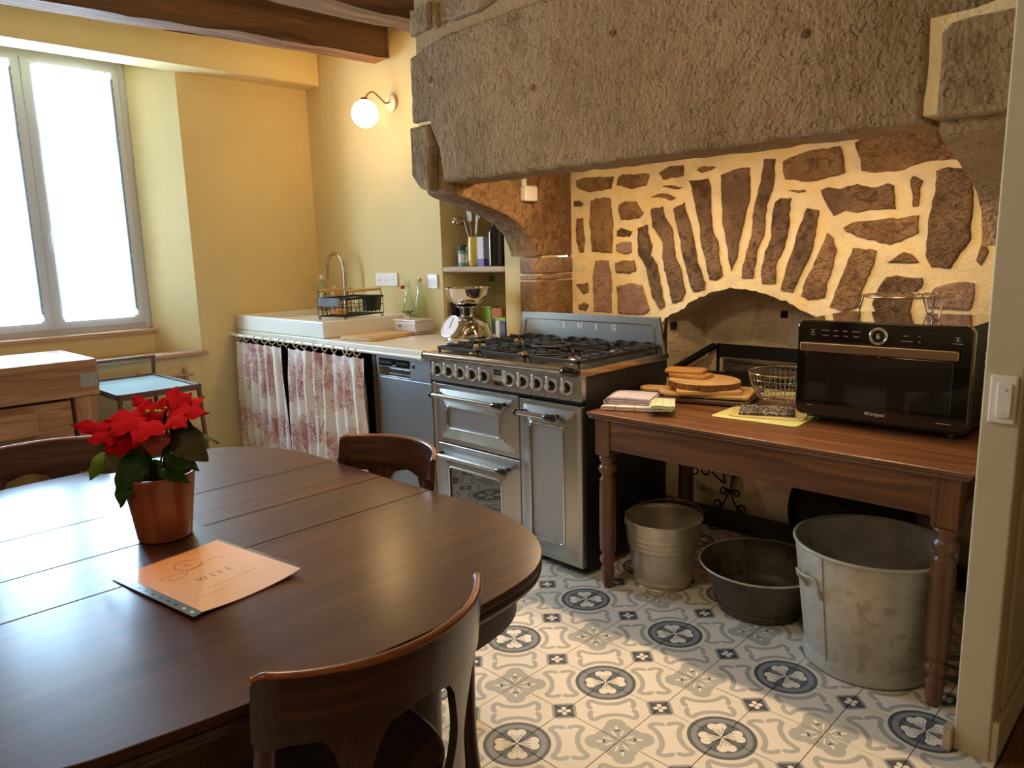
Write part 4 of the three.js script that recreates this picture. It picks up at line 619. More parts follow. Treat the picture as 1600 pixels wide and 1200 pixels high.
stand('salt_tube', 'blue salt tube with white cap nearest the right edge of the niche', 'tube', -1.212, YL, -1.27, [['body', jarL(0.025, 0.15), std({ color: '#3d5f8a', roughness: 0.45 })], ['label', cyl(0.0254, 0.0254, 0.05, 0, 0.01, 0), std({ color: '#7d9cbc', roughness: 0.5 })], ['cap', cyl(0.0255, 0.0255, 0.045, 0, 0.14, 0), mt.whitePlastic]]);

// ---------------------------------------------------------------- curtain rod, curtains
const toile = canvasTex(1024, 1024, (g, W) => {
  g.fillStyle = '#e9dfd4'; g.fillRect(0, 0, W, W);
  const sprig = (x, y, s) => { for (const ox of [-W, 0, W]) for (const oy of [-W, 0, W]) { g.save(); g.translate(x + ox, y + oy); s(); g.restore(); } };
  const keep = seed; for (let c = 0; c < 70; c++) {
    const x = rr(0, W), y = rr(0, W), n = 70 + rnd() * 90, R = rr(60, 130), sd = Math.floor(rnd() * 1e9);
    sprig(x, y, () => { const k = seed; seed = sd; for (let i = 0; i < n; i++) { const a = rr(0, 7), r = R * Math.sqrt(rnd()), px = r * Math.cos(a), py = r * Math.sin(a) * 0.8; g.globalAlpha = rr(0.3, 0.8); g.fillStyle = g.strokeStyle = ['#b0656b', '#bd7a7a', '#a2535d', '#cb9a94'][Math.floor(rnd() * 4)]; if (rnd() < 0.55) { g.beginPath(); g.ellipse(px, py, rr(3, 11), rr(2, 5), rr(0, 3), 0, 7); g.fill(); } else { g.lineWidth = rr(1, 3); g.beginPath(); g.moveTo(px, py); g.quadraticCurveTo(px + rr(-20, 20), py + rr(-20, 20), px + rr(-26, 26), py + rr(-26, 26)); g.stroke(); } }
      g.globalAlpha = 0.8; g.lineWidth = 3; for (let i = 0; i < 5; i++) { g.beginPath(); g.moveTo(rr(-30, 30), R * 0.9); g.quadraticCurveTo(rr(-40, 40), 0, rr(-60, 60), -R * 0.8); g.stroke(); } seed = k; });
  } g.globalAlpha = 1; seed = keep;
});
mt.toile = std({ map: rep(toile, 0.75), roughness: 0.95, side: THREE.DoubleSide });
{ const t = thing('curtain_rod', 'white metal curtain rod running below the worktop edge', 'curtain rod', [-2.07, 0.848, -0.500]);
  obj('rod', rod([-1.0, 0, 0], [0.99, 0, 0], 0.0095, 14), mt.rodWhite, t); for (const x of [-1.0, 0.99]) obj('end_cap', [cyl(0.013, 0.013, 0.035, 0, -0.0175, 0).rotateZ(PI / 2).translate(x, 0, 0), rod([x, 0, 0], [x, 0, -0.024], 0.006)], mt.rodWhite, t);
  for (const x of [-2.975, -2.866, -2.744, -2.625, -2.527, -2.432, -2.362, -2.249, -2.155, -2.035, -1.933, -1.835, -1.725, -1.69, -1.615]) { const r = obj('ring', M(ring(0.019, 0.0032, 0, -0.009, 0, 'x', 24, 6).rotateY(rr(-0.3, 0.3)), x + 2.07, 0, 0), mt.cream, t); obj('hook', rod([x + 2.07, -0.027, 0], [x + 2.07, -0.042, 0], 0.0018, 5), mt.cream, r); } }
function curtain(label, x0, x1, folds, sd, lean) {
  const t = thing('toile_curtain', label, 'curtain', [(x0 + x1) / 2, 0, -0.512], 0, 'red toile curtains under the worktop'), w = x1 - x0; seed = sd;
  const amp = Array.from({ length: folds + 1 }, () => rr(0.55, 1.25)), ph = Array.from({ length: folds + 1 }, () => rr(-0.25, 0.25));
  const f = (u, v) => { const s = u * folds, i = Math.floor(s), k = mix(amp[i], amp[Math.min(folds, i + 1)], s - i), d = mix(ph[i], ph[Math.min(folds, i + 1)], s - i), y = mix(0.03, 0.812 - 0.013 * Math.abs(Math.sin(PI * s)), v), a = (0.008 + 0.015 * smooth(1, 0.75, v)) * k; return [mix(-w / 2, w / 2, u) + lean * (1 - v) * (u - 0.3) + 0.010 * Math.sin(2 * PI * (s + d)) * smooth(1, 0.7, v), y, a * Math.cos(2 * PI * (s + d * (1 - v))) + 0.004 * Math.sin(u * 40 + v * 6)]; };
  const g = grid(folds * 14, 26, f), uv = g.attributes.uv; for (let i = 0; i < uv.count; i++) uv.setXY(i, uv.getX(i) * w * 1.55 + sd * 0.13, uv.getY(i) * 0.8);
  obj('fabric', g, mt.toile, t, { uv: false });
  obj('hem', grid(folds * 14, 1, (u, v) => { const p = f(u, 0); return [p[0], p[1] - 0.003 + 0.02 * v, p[2] + 0.003]; }), mt.toile, t);
}
curtain('left red toile curtain hanging by the yellow wall', -3.035, -2.43, 6, 311, 0.03);
curtain('right red toile curtain reaching to the dishwasher', -2.355, -1.56, 8, 517, 0.05);

// ---------------------------------------------------------------- dishwasher
{ const t = thing('dishwasher', 'narrow steel dishwasher between toile curtain and cooker', 'dishwasher', [-1.285, 0, -0.86]);
  const x0 = -0.222, x1 = 0.222, z = 0.315;
  obj('body', bb(x0 + 0.004, x1 - 0.004, 0.02, YT - 0.036, -0.30, z - 0.03, 0.003), mt.blackMatt, t);
  obj('door', bb(x0, x1, 0.10, 0.718, z - 0.03, z, 0.004, 2), mt.dishSteel, t, { grain: 'y' });
  obj('kick', bb(x0 + 0.01, x1 - 0.01, 0, 0.095, z - 0.08, z - 0.05, 0.002), mt.blackMatt, t);
  const s = rrect(0.444, 0.118, 0.004, 0, 0.780); s.holes.push(new THREE.Path(rrect(0.262, 0.045, 0.004, -0.068, 0.748).getPoints(6)));
  const p = obj('control_panel', M(ext(s, 0.03, 0.002), 0, 0, z - 0.028), mt.dishSteel, t, { grain: 'x' });
  obj('grip_recess', [grid(16, 8, (u, v) => [mix(-0.198, 0.062, u), mix(0.727, 0.77, v), z - 0.002 - 0.024 * Math.sin(PI * (0.12 + 0.88 * v) * 0.98) - 0.004]), bb(-0.2, 0.064, 0.72, 0.775, z - 0.03, z - 0.026, 0)], mt.steelSmooth, p);
  const leds = canvasTex(512, 64, (g) => { g.fillStyle = '#0c0c0e'; g.fillRect(0, 0, 512, 64); g.fillStyle = '#c9c9cf'; for (let i = 0; i < 7; i++) { g.fillRect(24 + i * 30, 38, 12, 3); g.fillRect(26 + i * 30, 24, 3, 10); g.fillRect(292 + i * 28, 38, 12, 3); g.fillRect(296 + i * 28, 24, 6, 8); } g.fillRect(230, 50, 60, 6); });
  const d = obj('display', [bb(-0.199, 0.063, 0.776, 0.818, z + 0.0005, z + 0.003, 0.001)], std({ map: leds, roughness: 0.2 }), p, { uv: false }); { const a = d.geometry.attributes; for (let i = 0; i < a.position.count; i++) a.uv.setXY(i, (a.position.getX(i) + 0.199) / 0.262, (a.position.getY(i) - 0.776) / 0.042); }
  obj('button', [cyl(0.011, 0.011, 0.004, 0, 0, 0, 24).rotateX(PI / 2).translate(0.092, 0.79, z), ring(0.012, 0.0015, 0.092, 0.79, z + 0.002, 'z', 24)], mt.steelSmooth, p); }
// ---------------------------------------------------------------- range cooker
mt.badge = std({ color: '#e6e4e0', metalness: 0.6, roughness: 0.35 });
{ const t = thing('range_cooker', 'wide retro stainless steel range cooker with black sides and gas hob', 'cooker', [-0.582, 0, -0.86]);
  const x0 = -0.463, x1 = 0.463, zf = 0.325, zb = -0.31;               // front face, back
  obj('body', bb(x0 + 0.003, x1 - 0.003, 0.035, 0.842, zb + 0.02, zf - 0.028, 0.004), mt.cooker, t);
  obj('plinth', bb(x0 + 0.03, x1 - 0.03, 0.012, 0.05, zb + 0.05, zf - 0.05, 0.003), mt.black, t);
  for (const x of [x0 + 0.05, x1 - 0.05]) for (const z of [zb + 0.08, zf - 0.07]) obj('foot', cyl(0.018, 0.014, 0.04, x, 0.0005, z, 16), mt.black, t);
  // control panel
  const cp = obj('control_panel', [bb(x0, x1, 0.742, 0.846, zf - 0.03, zf + 0.004, 0.006, 2)], mt.steel, t);
  obj('gap_strip', bb(x0 + 0.006, x1 - 0.004, 0.732, 0.743, zf - 0.03, zf - 0.004, 0.001), mt.black, t);
  const dsp = canvasTex(128, 128, (g) => { g.fillStyle = '#b9b7b2'; g.fillRect(0, 0, 128, 128); g.fillStyle = '#1c2024'; g.fillRect(16, 6, 96, 62); g.fillStyle = '#5f8fb8'; g.font = 'bold 34px sans-serif'; g.fillText('12:09', 20, 50); g.fillStyle = '#222'; for (let i = 0; i < 5; i++) { g.beginPath(); g.arc(20 + i * 22, 90, 6, 0, 7); g.fill(); } });
  const dm = obj('clock_display', box(0.068, 0.052, 0.003, -0.004, 0.810, zf + 0.0055, 0.001), std({ map: dsp, roughness: 0.3 }), cp, { uv: false }); { const a = dm.geometry.attributes; for (let i = 0; i < a.position.count; i++) a.uv.setXY(i, (a.position.getX(i) + 0.038) / 0.068, (a.position.getY(i) - 0.784) / 0.052); }
  obj('lettering', M(letters('SMEG', 0.0155, 0.0012), -0.004, 0.770, zf + 0.004), mt.black, cp, { uv: false });
  for (const x of [-0.985, -0.905, -0.825, -0.745, -0.667, -0.510, -0.430, -0.350, -0.270, -0.188]) {
    const k = new THREE.Group(); k.name = numbered('knob'); k.position.set(x + 0.582, 0.797, zf + 0.004); t.add(k);
    obj('collar', [cyl(0.029, 0.027, 0.008, 0, 0, 0, 28).rotateX(PI / 2), ring(0.0275, 0.0022, 0, 0, 0.008, 'z', 28)], mt.badge, k);
    obj('grip', [cyl(0.020, 0.016, 0.022, 0, 0, 0, 24).rotateX(PI / 2).translate(0, 0, 0.008), cyl(0.021, 0.021, 0.004, 0, 0, 0, 24).rotateX(PI / 2).translate(0, 0, 0.008)], mt.blackGloss, k);
    obj('lever', [M(ext(rrect(0.013, 0.062, 0.006), 0.013, 0.004, 2), 0, 0.012, 0.024), cyl(0.012, 0.010, 0.012, 0, 0, 0, 18).rotateX(PI / 2).translate(0, 0, 0.028)], mt.badge, k);
  }
  obj('indicator', [0.03, 0.11, 0.19, 0.27, 0.35, 0.41].map((x) => ball(0.003, x, 0.752, zf + 0.004, 8)), mt.black, t);
  // doors: a flat sheet, a raised pyramid frame, a rounded bead, a flat or glazed field
  const inner = (w, h, m, cx, cy, name, mat, par) => obj(name, M(ext(rrect(w, h, m), 0.004, 0.001), cx, cy, zf + 0.019), mat, par, { grain: 'y' });
  function door(name, a, b, c, d, mx, top, bot, fieldMat, fieldName) {
    const w = b - a, h = d - c, cx = (a + b) / 2, cy = (c + d) / 2;
    const o = obj(name, M(ext(rrect(w, h, 0.004, cx, cy), 0.024, 0.003), 0, 0, zf - 0.024), mt.steel, t, { grain: 'y' });
    const P = (x, y, r, z, n = 10) => rrect(x[1] - x[0], y[1] - y[0], r, (x[0] + x[1]) / 2, (y[0] + y[1]) / 2).getPoints(n).map((p) => V(p.x, p.y, z));
    const o1 = P([a + 0.022, b - 0.022], [c + 0.022, d - 0.02], 0.012, zf - 0.0005), o2 = P([a + mx, b - mx], [c + bot, d - top], 0.02, zf + 0.022);
    const N = o1.length, q = [], ix = []; for (const p of [...o1, ...o2]) q.push(p.x, p.y, p.z); for (let i = 0; i < N - 1; i++) ix.push(i, i + 1, N + i + 1, i, N + i + 1, N + i);
    const g = new THREE.BufferGeometry(); g.setAttribute('position', new THREE.Float32BufferAttribute(q, 3)); g.setIndex(ix);
    obj('raised_frame', toCreasedNormals(g, 0.5), mt.steel, o, { grain: 'y' });
    obj('bead', new THREE.TubeGeometry(new THREE.CatmullRomCurve3(P([a + mx + 0.003, b - mx - 0.003], [c + bot + 0.003, d - top - 0.003], 0.02, zf + 0.021, 8).slice(0, -1), true), 120, 0.006, 8, true), mt.steelSmooth, o);
    obj(fieldName, M(ext(rrect(w - 2 * mx, h - top - bot, 0.02, cx, (c + bot + d - top) / 2), 0.004, 0.001), 0, 0, zf + 0.012), fieldMat, o, { grain: 'y' });
    return o;
  }
  function handle(o, a, b, y) {
    const z = zf + 0.052;
    const h = obj('handle', rod([a, y, z], [b, y, z], 0.0105, 16), mt.steelSmooth, o);
    obj('end_grip', [M(lathe([[0, 0], [0.013, 0.004], [0.0155, 0.018], [0.0135, 0.036], [0.015, 0.05], [0.010, 0.06], [0, 0.062]], 20).rotateZ(PI / 2), b + 0.022, y, z), rod([b - 0.004, y, z], [b - 0.004, y, zf], 0.009, 12)], mt.blackGloss, h);
    obj('end_grip', [M(lathe([[0, 0], [0.014, 0.003], [0.0145, 0.014], [0, 0.018]], 20).rotateZ(PI / 2), a + 0.005, y, z), rod([a, y, z], [a + 0.012, y, zf], 0.009, 12)], mt.blackGloss, h);
  }
  const steelField = std({ color: '#aeb0b3', metalness: 0.9, roughness: 0.42 });
  const d1 = door('oven_door', x0 + 0.028, 0.112, 0.446, 0.728, 0.092, 0.092, 0.078, steelField, 'field'); handle(d1, x0 + 0.055, 0.04, 0.683);
  const d2 = door('oven_door', x0 + 0.028, 0.112, 0.045, 0.440, 0.092, 0.10, 0.075, phys({ color: '#14110d', roughness: 0.035, metalness: 0.35, specularIntensity: 1, clearcoat: 1, clearcoatRoughness: 0.02, ior: 2.2 }), 'window'); handle(d2, x0 + 0.055, 0.055, 0.392);
  const d3 = door('side_oven_door', 0.117, x1 - 0.004, 0.040, 0.722, 0.075, 0.085, 0.085, steelField, 'field'); handle(d3, 0.15, 0.345, 0.672);
  obj('side_trim', bb(x0, x0 + 0.026, 0.05, 0.732, zf - 0.03, zf - 0.003, 0.003), std({ color: '#b8a184', metalness: 0.8, roughness: 0.4 }), t, { grain: 'y' });
  // hob, front rail, grates and burners
  obj('hob_tray', [bb(x0, x1, 0.844, 0.866, zb + 0.01, zf + 0.010, 0.004, 2)], mt.steelSmooth, t);
  const rail = obj('front_rail', [rod([x0 - 0.012, 0.868, zf + 0.030], [x1 - 0.075, 0.868, zf + 0.030], 0.0145, 18), bb(x0, x1 - 0.02, 0.845, 0.868, zf - 0.0, zf + 0.024, 0.004)], mt.steelSmooth, t);
  obj('rail_end', [M(lathe([[0, 0], [0.014, 0.004], [0.0195, 0.02], [0.018, 0.05], [0.0205, 0.07], [0.016, 0.09], [0, 0.095]], 20).rotateZ(PI / 2), x1 + 0.012, 0.866, zf + 0.028)], mt.blackGloss, rail);
  obj('rail_end', ring(0.0135, 0.004, x0 - 0.013, 0.868, zf + 0.030, 'x', 20), mt.blackGloss, rail);
  obj('hob_edge', [bb(x1 - 0.012, x1 + 0.001, 0.842, 0.872, zb + 0.02, zf + 0.005, 0.003)], mt.steelSmooth, t);
  obj('burner_pan', bb(x0 + 0.012, x1 - 0.016, 0.866, 0.869, zb + 0.03, zf - 0.012, 0.001), mt.iron, t);
  for (const [x, z, r] of [[-0.29, 0.17, 0.042], [-0.29, -0.14, 0.03], [0.0, 0.17, 0.032], [0.0, -0.13, 0.034], [0.30, 0.17, 0.042], [0.30, -0.14, 0.034]]) { const b = obj('burner', [cyl(r + 0.012, r + 0.006, 0.012, x, 0.8695, z, 28), ring(r + 0.004, 0.004, x, 0.882, z, 'y', 28)], mt.brass, t); obj('burner_cap', lathe([[0, 0], [r, 0], [r, 0.005], [r * 0.8, 0.009], [0, 0.010]], 28).translate(x, 0.8825, z), mt.nickel, b); }
  const yg = 0.906, hg = 0.016;
  for (const cx of [-0.293, 0.002, 0.297]) {
    const w = 0.138, a = [], b = (x0_, x1_, z0_, z1_) => a.push(bb(x0_, x1_, yg - hg, yg, z0_, z1_, 0.003));
    b(cx - w, cx + w, 0.296, 0.309); b(cx - w, cx + w, -0.258, -0.245); b(cx - w, cx - w + 0.013, -0.258, 0.309); b(cx + w - 0.013, cx + w, -0.258, 0.309); b(cx - w, cx + w, 0.018, 0.031);
    for (const x of [cx - w + 0.006, cx + w - 0.006]) for (const z of [0.30, -0.25]) a.push(cyl(0.006, 0.006, yg - 0.869, x, 0.869, z, 10));
    const g = obj('grate', a, mt.iron, t), f = [];
    for (const zc of [0.165, -0.115]) for (let k = 0; k < 8; k++) { const an = k * PI / 4 + 0.001, c = Math.cos(an), s = Math.sin(an), L = Math.min(w / Math.max(Math.abs(c), 0.01), 0.133 / Math.max(Math.abs(s), 0.01)) - 0.004; f.push(M(bb(0.045, L, yg - hg, yg + 0.002, -0.005, 0.005, 0.002).rotateY(-an), cx, 0, zc)); }
    for (const x of [-0.075, 0, 0.075]) for (const [za, zb2] of [[0.309, 0.335], [-0.285, -0.258]]) if (za < 0) f.push(bb(cx + x - 0.006, cx + x + 0.006, yg - 0.006, yg + 0.012, za, zb2 + 0.03, 0.003));
    for (const z of [-0.19, -0.12, -0.05, 0.10, 0.17, 0.24]) for (const sx of [-1, 1]) f.push(bb(cx + sx * (w - 0.02) - 0.022, cx + sx * (w - 0.02) + 0.022, yg - 0.008, yg + 0.010, z - 0.006, z + 0.006, 0.003));
    obj('grate_finger', f, mt.iron, g);
  }
  obj('wok_ring', [ring(0.085, 0.008, 0.075, yg + 0.012, 0.06, 'y', 40), bb(-0.01, 0.16, yg + 0.006, yg + 0.018, 0.056, 0.066, 0.003), bb(0.07, 0.08, yg + 0.006, yg + 0.018, -0.025, 0.145, 0.003)], mt.iron, t);
  // splashback
  const sb = obj('splashback', [M(ext(poly([[x0 + 0.012, 0.862], [x1 - 0.006, 0.862], [x1 - 0.036, 1.030], [x0 + 0.042, 1.030]]), 0.02, 0.003, 2), 0, 0, zb + 0.022)], mt.steel, t);
  obj('splashback_side', [M(ext(poly([[0, 0.80], [0.05, 0.862], [0.012, 1.028], [0, 1.028]]), 0.004, 0.001).rotateY(-PI / 2), x1 - 0.018, 0, zb + 0.0)], mt.cooker, sb);
  obj('embossed_frame', new THREE.TubeGeometry(new THREE.CatmullRomCurve3(rrect(0.80, 0.096, 0.012, 0.004, 0.948).getPoints(4).slice(0, -1).map((p) => V(p.x - (p.y - 0.948) * (p.x > 0 ? 0.16 : -0.16) * 0.9, p.y, zb + 0.0425)), true, 'catmullrom', 0.05), 200, 0.0035, 6, true), mt.steelSmooth, sb);
  'SMEG'.split('').forEach((c, i) => obj('letter', M(letters(c, 0.030, 0.003), 0.026 + (i - 1.5) * 0.103, 0.972, zb + 0.0418), mt.badge, sb, { uv: false }));
}
// ---------------------------------------------------------------- lamps
const glow = (c, k) => std({ color: '#fff6e4', emissive: c, emissiveIntensity: k, roughness: 0.4 });
{ const t = thing('wall_lamp', 'white glass globe wall lamp on a curved brass arm', 'wall lamp', [-2.106, 2.249, ZB]);
  const G = V(-0.085, -0.066, 0.145);
  obj('base', [lathe([[0, 0], [0.048, 0], [0.05, 0.006], [0.044, 0.018], [0.02, 0.026], [0, 0.027]], 32).rotateX(PI / 2)], mt.cream, t);
  obj('arm', tube([[0, 0, 0.024], [-0.006, -0.004, 0.05], [-0.02, 0.028, 0.085], [-0.04, 0.055, 0.115], [-0.062, 0.045, 0.132], [-0.078, 0.015, 0.143]], 0.0055, 40, false, 10), mt.bronze, t);
  obj('globe_holder', cyl(0.03, 0.02, 0.02, G.x, G.y + 0.072, G.z), mt.bronze, t);
  obj('globe', ball(0.082, G.x, G.y, G.z, 40), glow(new THREE.Color(1, 0.86, 0.62), 2.4), t, { uv: false });
  const l = new THREE.PointLight(WARM, SCONCE); l.position.copy(G); l.name = 'sconce_light'; l.shadow.radius = 4; t.add(l); }
[-0.52, 0.12, 0.76].forEach((x, i) => {
  const t = thing('hood_lamp', ['small brass spot hidden behind the lintel above the cooker', 'small brass spot hidden behind the middle of the lintel', 'small brass spot hidden behind the lintel above the microwave'][i], 'lamp', [x, 1.685, -0.80], 0);
  obj('mount', [bb(-0.03, 0.03, 0.0, 0.07, 0.02, 0.042, 0.003), rod([0, 0.045, 0.02], [0, 0.035, -0.002], 0.006)], mt.bronze, t);
  obj('shade', lathe([[0.012, 0.05], [0.026, 0.04], [0.034, 0.0], [0.031, 0.0], [0.023, 0.037], [0.010, 0.046]], 24), mt.bronze, t);
  obj('bulb', ball(0.021, 0, 0.006, 0, 20), glow(new THREE.Color(1, 0.75, 0.4), 6), t, { uv: false });
  const l = new THREE.PointLight(WARM2, HOOD); l.position.set(0, 0.006, 0); l.name = 'hood_light'; t.add(l);
  const sp = new THREE.SpotLight(WARM2, SPOT, 0, 0.85, 0.75); sp.position.set(0, 0.006, 0); sp.target.position.set(0.05, -1.685, 1.45); sp.name = 'hood_spot'; t.add(sp, sp.target);
});
[[0.0, 2.06, 0.98], [0.9, 2.1, 3.4]].forEach(([x, y, z], i) => {
  const t = thing('pendant_lamp', ['white glass pendant globe hanging over the dining table', 'white glass pendant globe hanging at the far end of the room'][i], 'lamp', [x, y, z]);
  obj('globe', ball(0.12, 0, 0, 0, 32), glow(new THREE.Color(1, 0.86, 0.66), 2.2), t, { uv: false });
  obj('cord', rod([0, 0.11, 0], [0, TOP - y, 0], 0.004), mt.black, t); obj('rose', cyl(0.05, 0.04, 0.03, 0, TOP - y - 0.031, 0), mt.whitePlastic, t);
  const l = new THREE.PointLight(i ? new THREE.Color(1, 0.8, 0.58) : new THREE.Color(1, 0.80, 0.56), i ? PENDANT : OVER_TABLE); l.name = 'pendant_light'; l.shadow.radius = 6; t.add(l);
});
// ---------------------------------------------------------------- little things on walls
{ const t = thing('sensor_box', 'small white plastic alarm box on the left stone corbel', 'sensor', [-0.8985, 1.62, -1.07], PI / 2); obj('case', M(ext(rrect(0.092, 0.075, 0.012), 0.04, 0.008, 2), 0, 0, 0), mt.whitePlastic, t); obj('bracket', bb(-0.036, -0.012, 0.03, 0.075, 0, 0.018, 0.003), mt.whitePlastic, t); }
{ const t = thing('light_switch', 'old white double light switch on the cream partition', 'light switch', [1.318, 0.955, -0.37]);
  obj('plate', M(ext(rrect(0.058, 0.118, 0.006), 0.014, 0.005, 2), 0, 0, 0.0005), mt.whitePlastic, t); obj('rocker', M(ext(rrect(0.032, 0.085, 0.008), 0.010, 0.003, 2), 0.004, 0, 0.013), mt.socket, t); obj('screw', [[0.0, 0.026], [0.0, -0.034]].map(([x, y]) => cyl(0.0035, 0.0035, 0.002, 0, 0, 0, 12).rotateX(PI / 2).translate(0.004 + x, y, 0.023)), mt.cream, t); }
// ---------------------------------------------------------------- iron fire tray and screen in the oven recess
{ const t = thing('fire_grate', 'black iron fire tray with rod and loop handle in the arched recess', 'fire grate', [0.09, 0.7005, -1.565]);
  obj('tray', [bb(-0.30, 0.34, 0, 0.012, -0.13, 0.14, 0.002)], mt.blackIron, t);
  obj('back_rim', [bb(-0.285, 0.34, 0.085, 0.15, -0.165, -0.155, 0.004), bb(-0.285, -0.27, 0.0, 0.15, -0.165, -0.155, 0.003), bb(0.20, 0.225, 0, 0.15, -0.165, -0.155, 0.004)], mt.blackIron, t);
  obj('side_rim', [rod([-0.30, 0.135, -0.155], [-0.375, 0.03, 0.16], 0.018, 10)], mt.blackIron, t);
  obj('crossbar', rod([-0.20, 0.075, -0.09], [0.22, 0.06, -0.09], 0.005), mt.blackIron, t);
  obj('loop_handle', [ring(0.026, 0.005, 0.19, 0.055, -0.085, 'x', 20).scale(1, 1, 1)], mt.blackIron, t);
  obj('fire_back', bb(-0.24, 0.19, 0.013, 0.08, -0.15, -0.14, 0.003), mt.zincDark, t); }
// ---------------------------------------------------------------- long side table in front of the hearth
const YW = 0.722;
function turnedLeg(h) { return lathe([[0, 0], [0.017, 0], [0.022, 0.02], [0.027, 0.07], [0.028, 0.085], [0.020, 0.095], [0.030, 0.108], [0.034, 0.120], [0.030, 0.132], [0.022, 0.142], [0.026, 0.150], [0.0315, 0.16], [0.0335, 0.22], [0.033, h - 0.125], [0.0295, h - 0.112], [0.033, h - 0.102], [0.026, h - 0.092], [0.024, h - 0.080], [0.034, h - 0.066], [0.036, h - 0.054], [0.030, h - 0.042], [0.024, h - 0.034], [0.032, h - 0.020], [0.034, h - 0.01], [0.030, h], [0, h]], 28); }
{ const t = thing('side_table', 'long reddish brown wooden table with turned legs in front of the hearth', 'table', [0.588, 0, -0.835]);
  const X = 0.652, Z = 0.345;
  obj('tabletop', [plan(rrect(2 * X, 2 * Z, 0.01), 0.014, YW - 0.014, 0.004, 2), plan(rrect(2 * X - 0.012, 2 * Z - 0.012, 0.01), 0.012, YW - 0.026, 0.006, 2)], mt.work, t, { grain: 'x' });
  obj('apron', bb(-X + 0.075, X - 0.075, 0.578, YW - 0.026, Z - 0.048, Z - 0.026, 0.002), mt.work, t, { grain: 'x' }); obj('apron', bb(-X + 0.075, X - 0.075, 0.578, YW - 0.026, -Z + 0.026, -Z + 0.048, 0.002), mt.work, t, { grain: 'x' });
  for (const s of [-1, 1]) obj('apron', bb(Math.min(s * (X - 0.07), s * (X - 0.048)), Math.max(s * (X - 0.07), s * (X - 0.048)), 0.578, YW - 0.026, -Z + 0.09, Z - 0.09, 0.002), mt.work, t, { grain: 'z' });
  const legG = merge([uvm(turnedLeg(0.55), 'y'), uvm(bb(-0.034, 0.034, 0.55, YW - 0.026, -0.034, 0.034, 0.003), 'y')]);
  for (const sx of [-1, 1]) for (const sz of [-1, 1]) { const l = obj('leg', legG.clone(), mt.work, t, { uv: false }); l.position.set(sx * (X - 0.062), 0, sz * (Z - 0.055)); } }
// folded tea towels
const towelTex = (bg, bands) => canvasTex(256, 256, (g) => { g.fillStyle = bg; g.fillRect(0, 0, 256, 256); for (const [c, y, h, v] of bands) { g.fillStyle = c; if (v) g.fillRect(y, 0, h, 256); else g.fillRect(0, y, 256, h); } });
function towel(label, m, x, y, z, w, d, layers, turn, sd) {
  const t = thing('tea_towel', label, 'tea towel', [x, y, z], turn, 'folded tea towels at the left end of the side table'); seed = sd;
  const h = 0.0085, parts = [];
  for (let k = 0; k < layers; k++) { const a = rr(0, 6), b = rr(0.9, 1.0), dx = rr(-0.004, 0.004); parts.push(thick(18, 18, (u, v) => { const e = Math.min(u, 1 - u) * 14, q = Math.min(1, e); return [mix(-w / 2, w / 2, u) * b + dx, 0.0072 + k * h + 0.0016 * Math.sin(u * 7 + a) * Math.cos(v * 6 + a) - 0.0022 * (1 - q), mix(d / 2, -d / 2, v) * b]; }, 0.0062)); }
  for (let k = 0; k + 1 < layers; k += 2) parts.push(new THREE.CylinderGeometry(h * 0.9, h * 0.9, d * 0.93, 12, 1, false, 0, PI).rotateX(PI / 2).rotateZ(PI).translate(-w / 2 * 0.95, h * (k + 1) - 0.001, 0));
  obj('folded_cloth', parts, m, t, { uv: false }); return layers * h;
}
{ const blue = std({ map: towelTex('#c3bccf', [['#6f6e9c', 10, 10], ['#6f6e9c', 30, 4], ['#6f6e9c', 236, 10], ['#8a88ae', 110, 3, 1], ['#6f6e9c', 8, 8, 1]]), roughness: 0.95 });
  const white = std({ map: towelTex('#ddd2cc', [['#b49a9a', 20, 4], ['#b49a9a', 230, 4], ['#4c4a48', 60, 3, 1], ['#4c4a48', 140, 3, 1]]), roughness: 0.95 });
  const check = std({ map: towelTex('#d9d9c0', [['#4d6a45', 30, 5], ['#4d6a45', 70, 5], ['#4d6a45', 110, 5], ['#4d6a45', 150, 5], ['#4d6a45', 190, 5], ['#33502f', 215, 40], ['#7c9470', 40, 5, 1], ['#7c9470', 120, 5, 1], ['#7c9470', 200, 5, 1]]), roughness: 0.95 });
  let y = YW + 0.002; y += towel('pinkish white tea towel with dark grid, lowest of the pile', white, 0.035, y, -0.680, 0.235, 0.20, 2, 0.42, 41);
  const y2 = y; towel('lilac and white folded tea towel on the left of the pile', blue, 0.012, y + 0.0004, -0.695, 0.19, 0.18, 3, 0.36, 43);
  towel('green checked tea towel on the right of the pile', check, 0.172, y2 + 0.0004, -0.662, 0.09, 0.185, 2, 0.55, 47); }
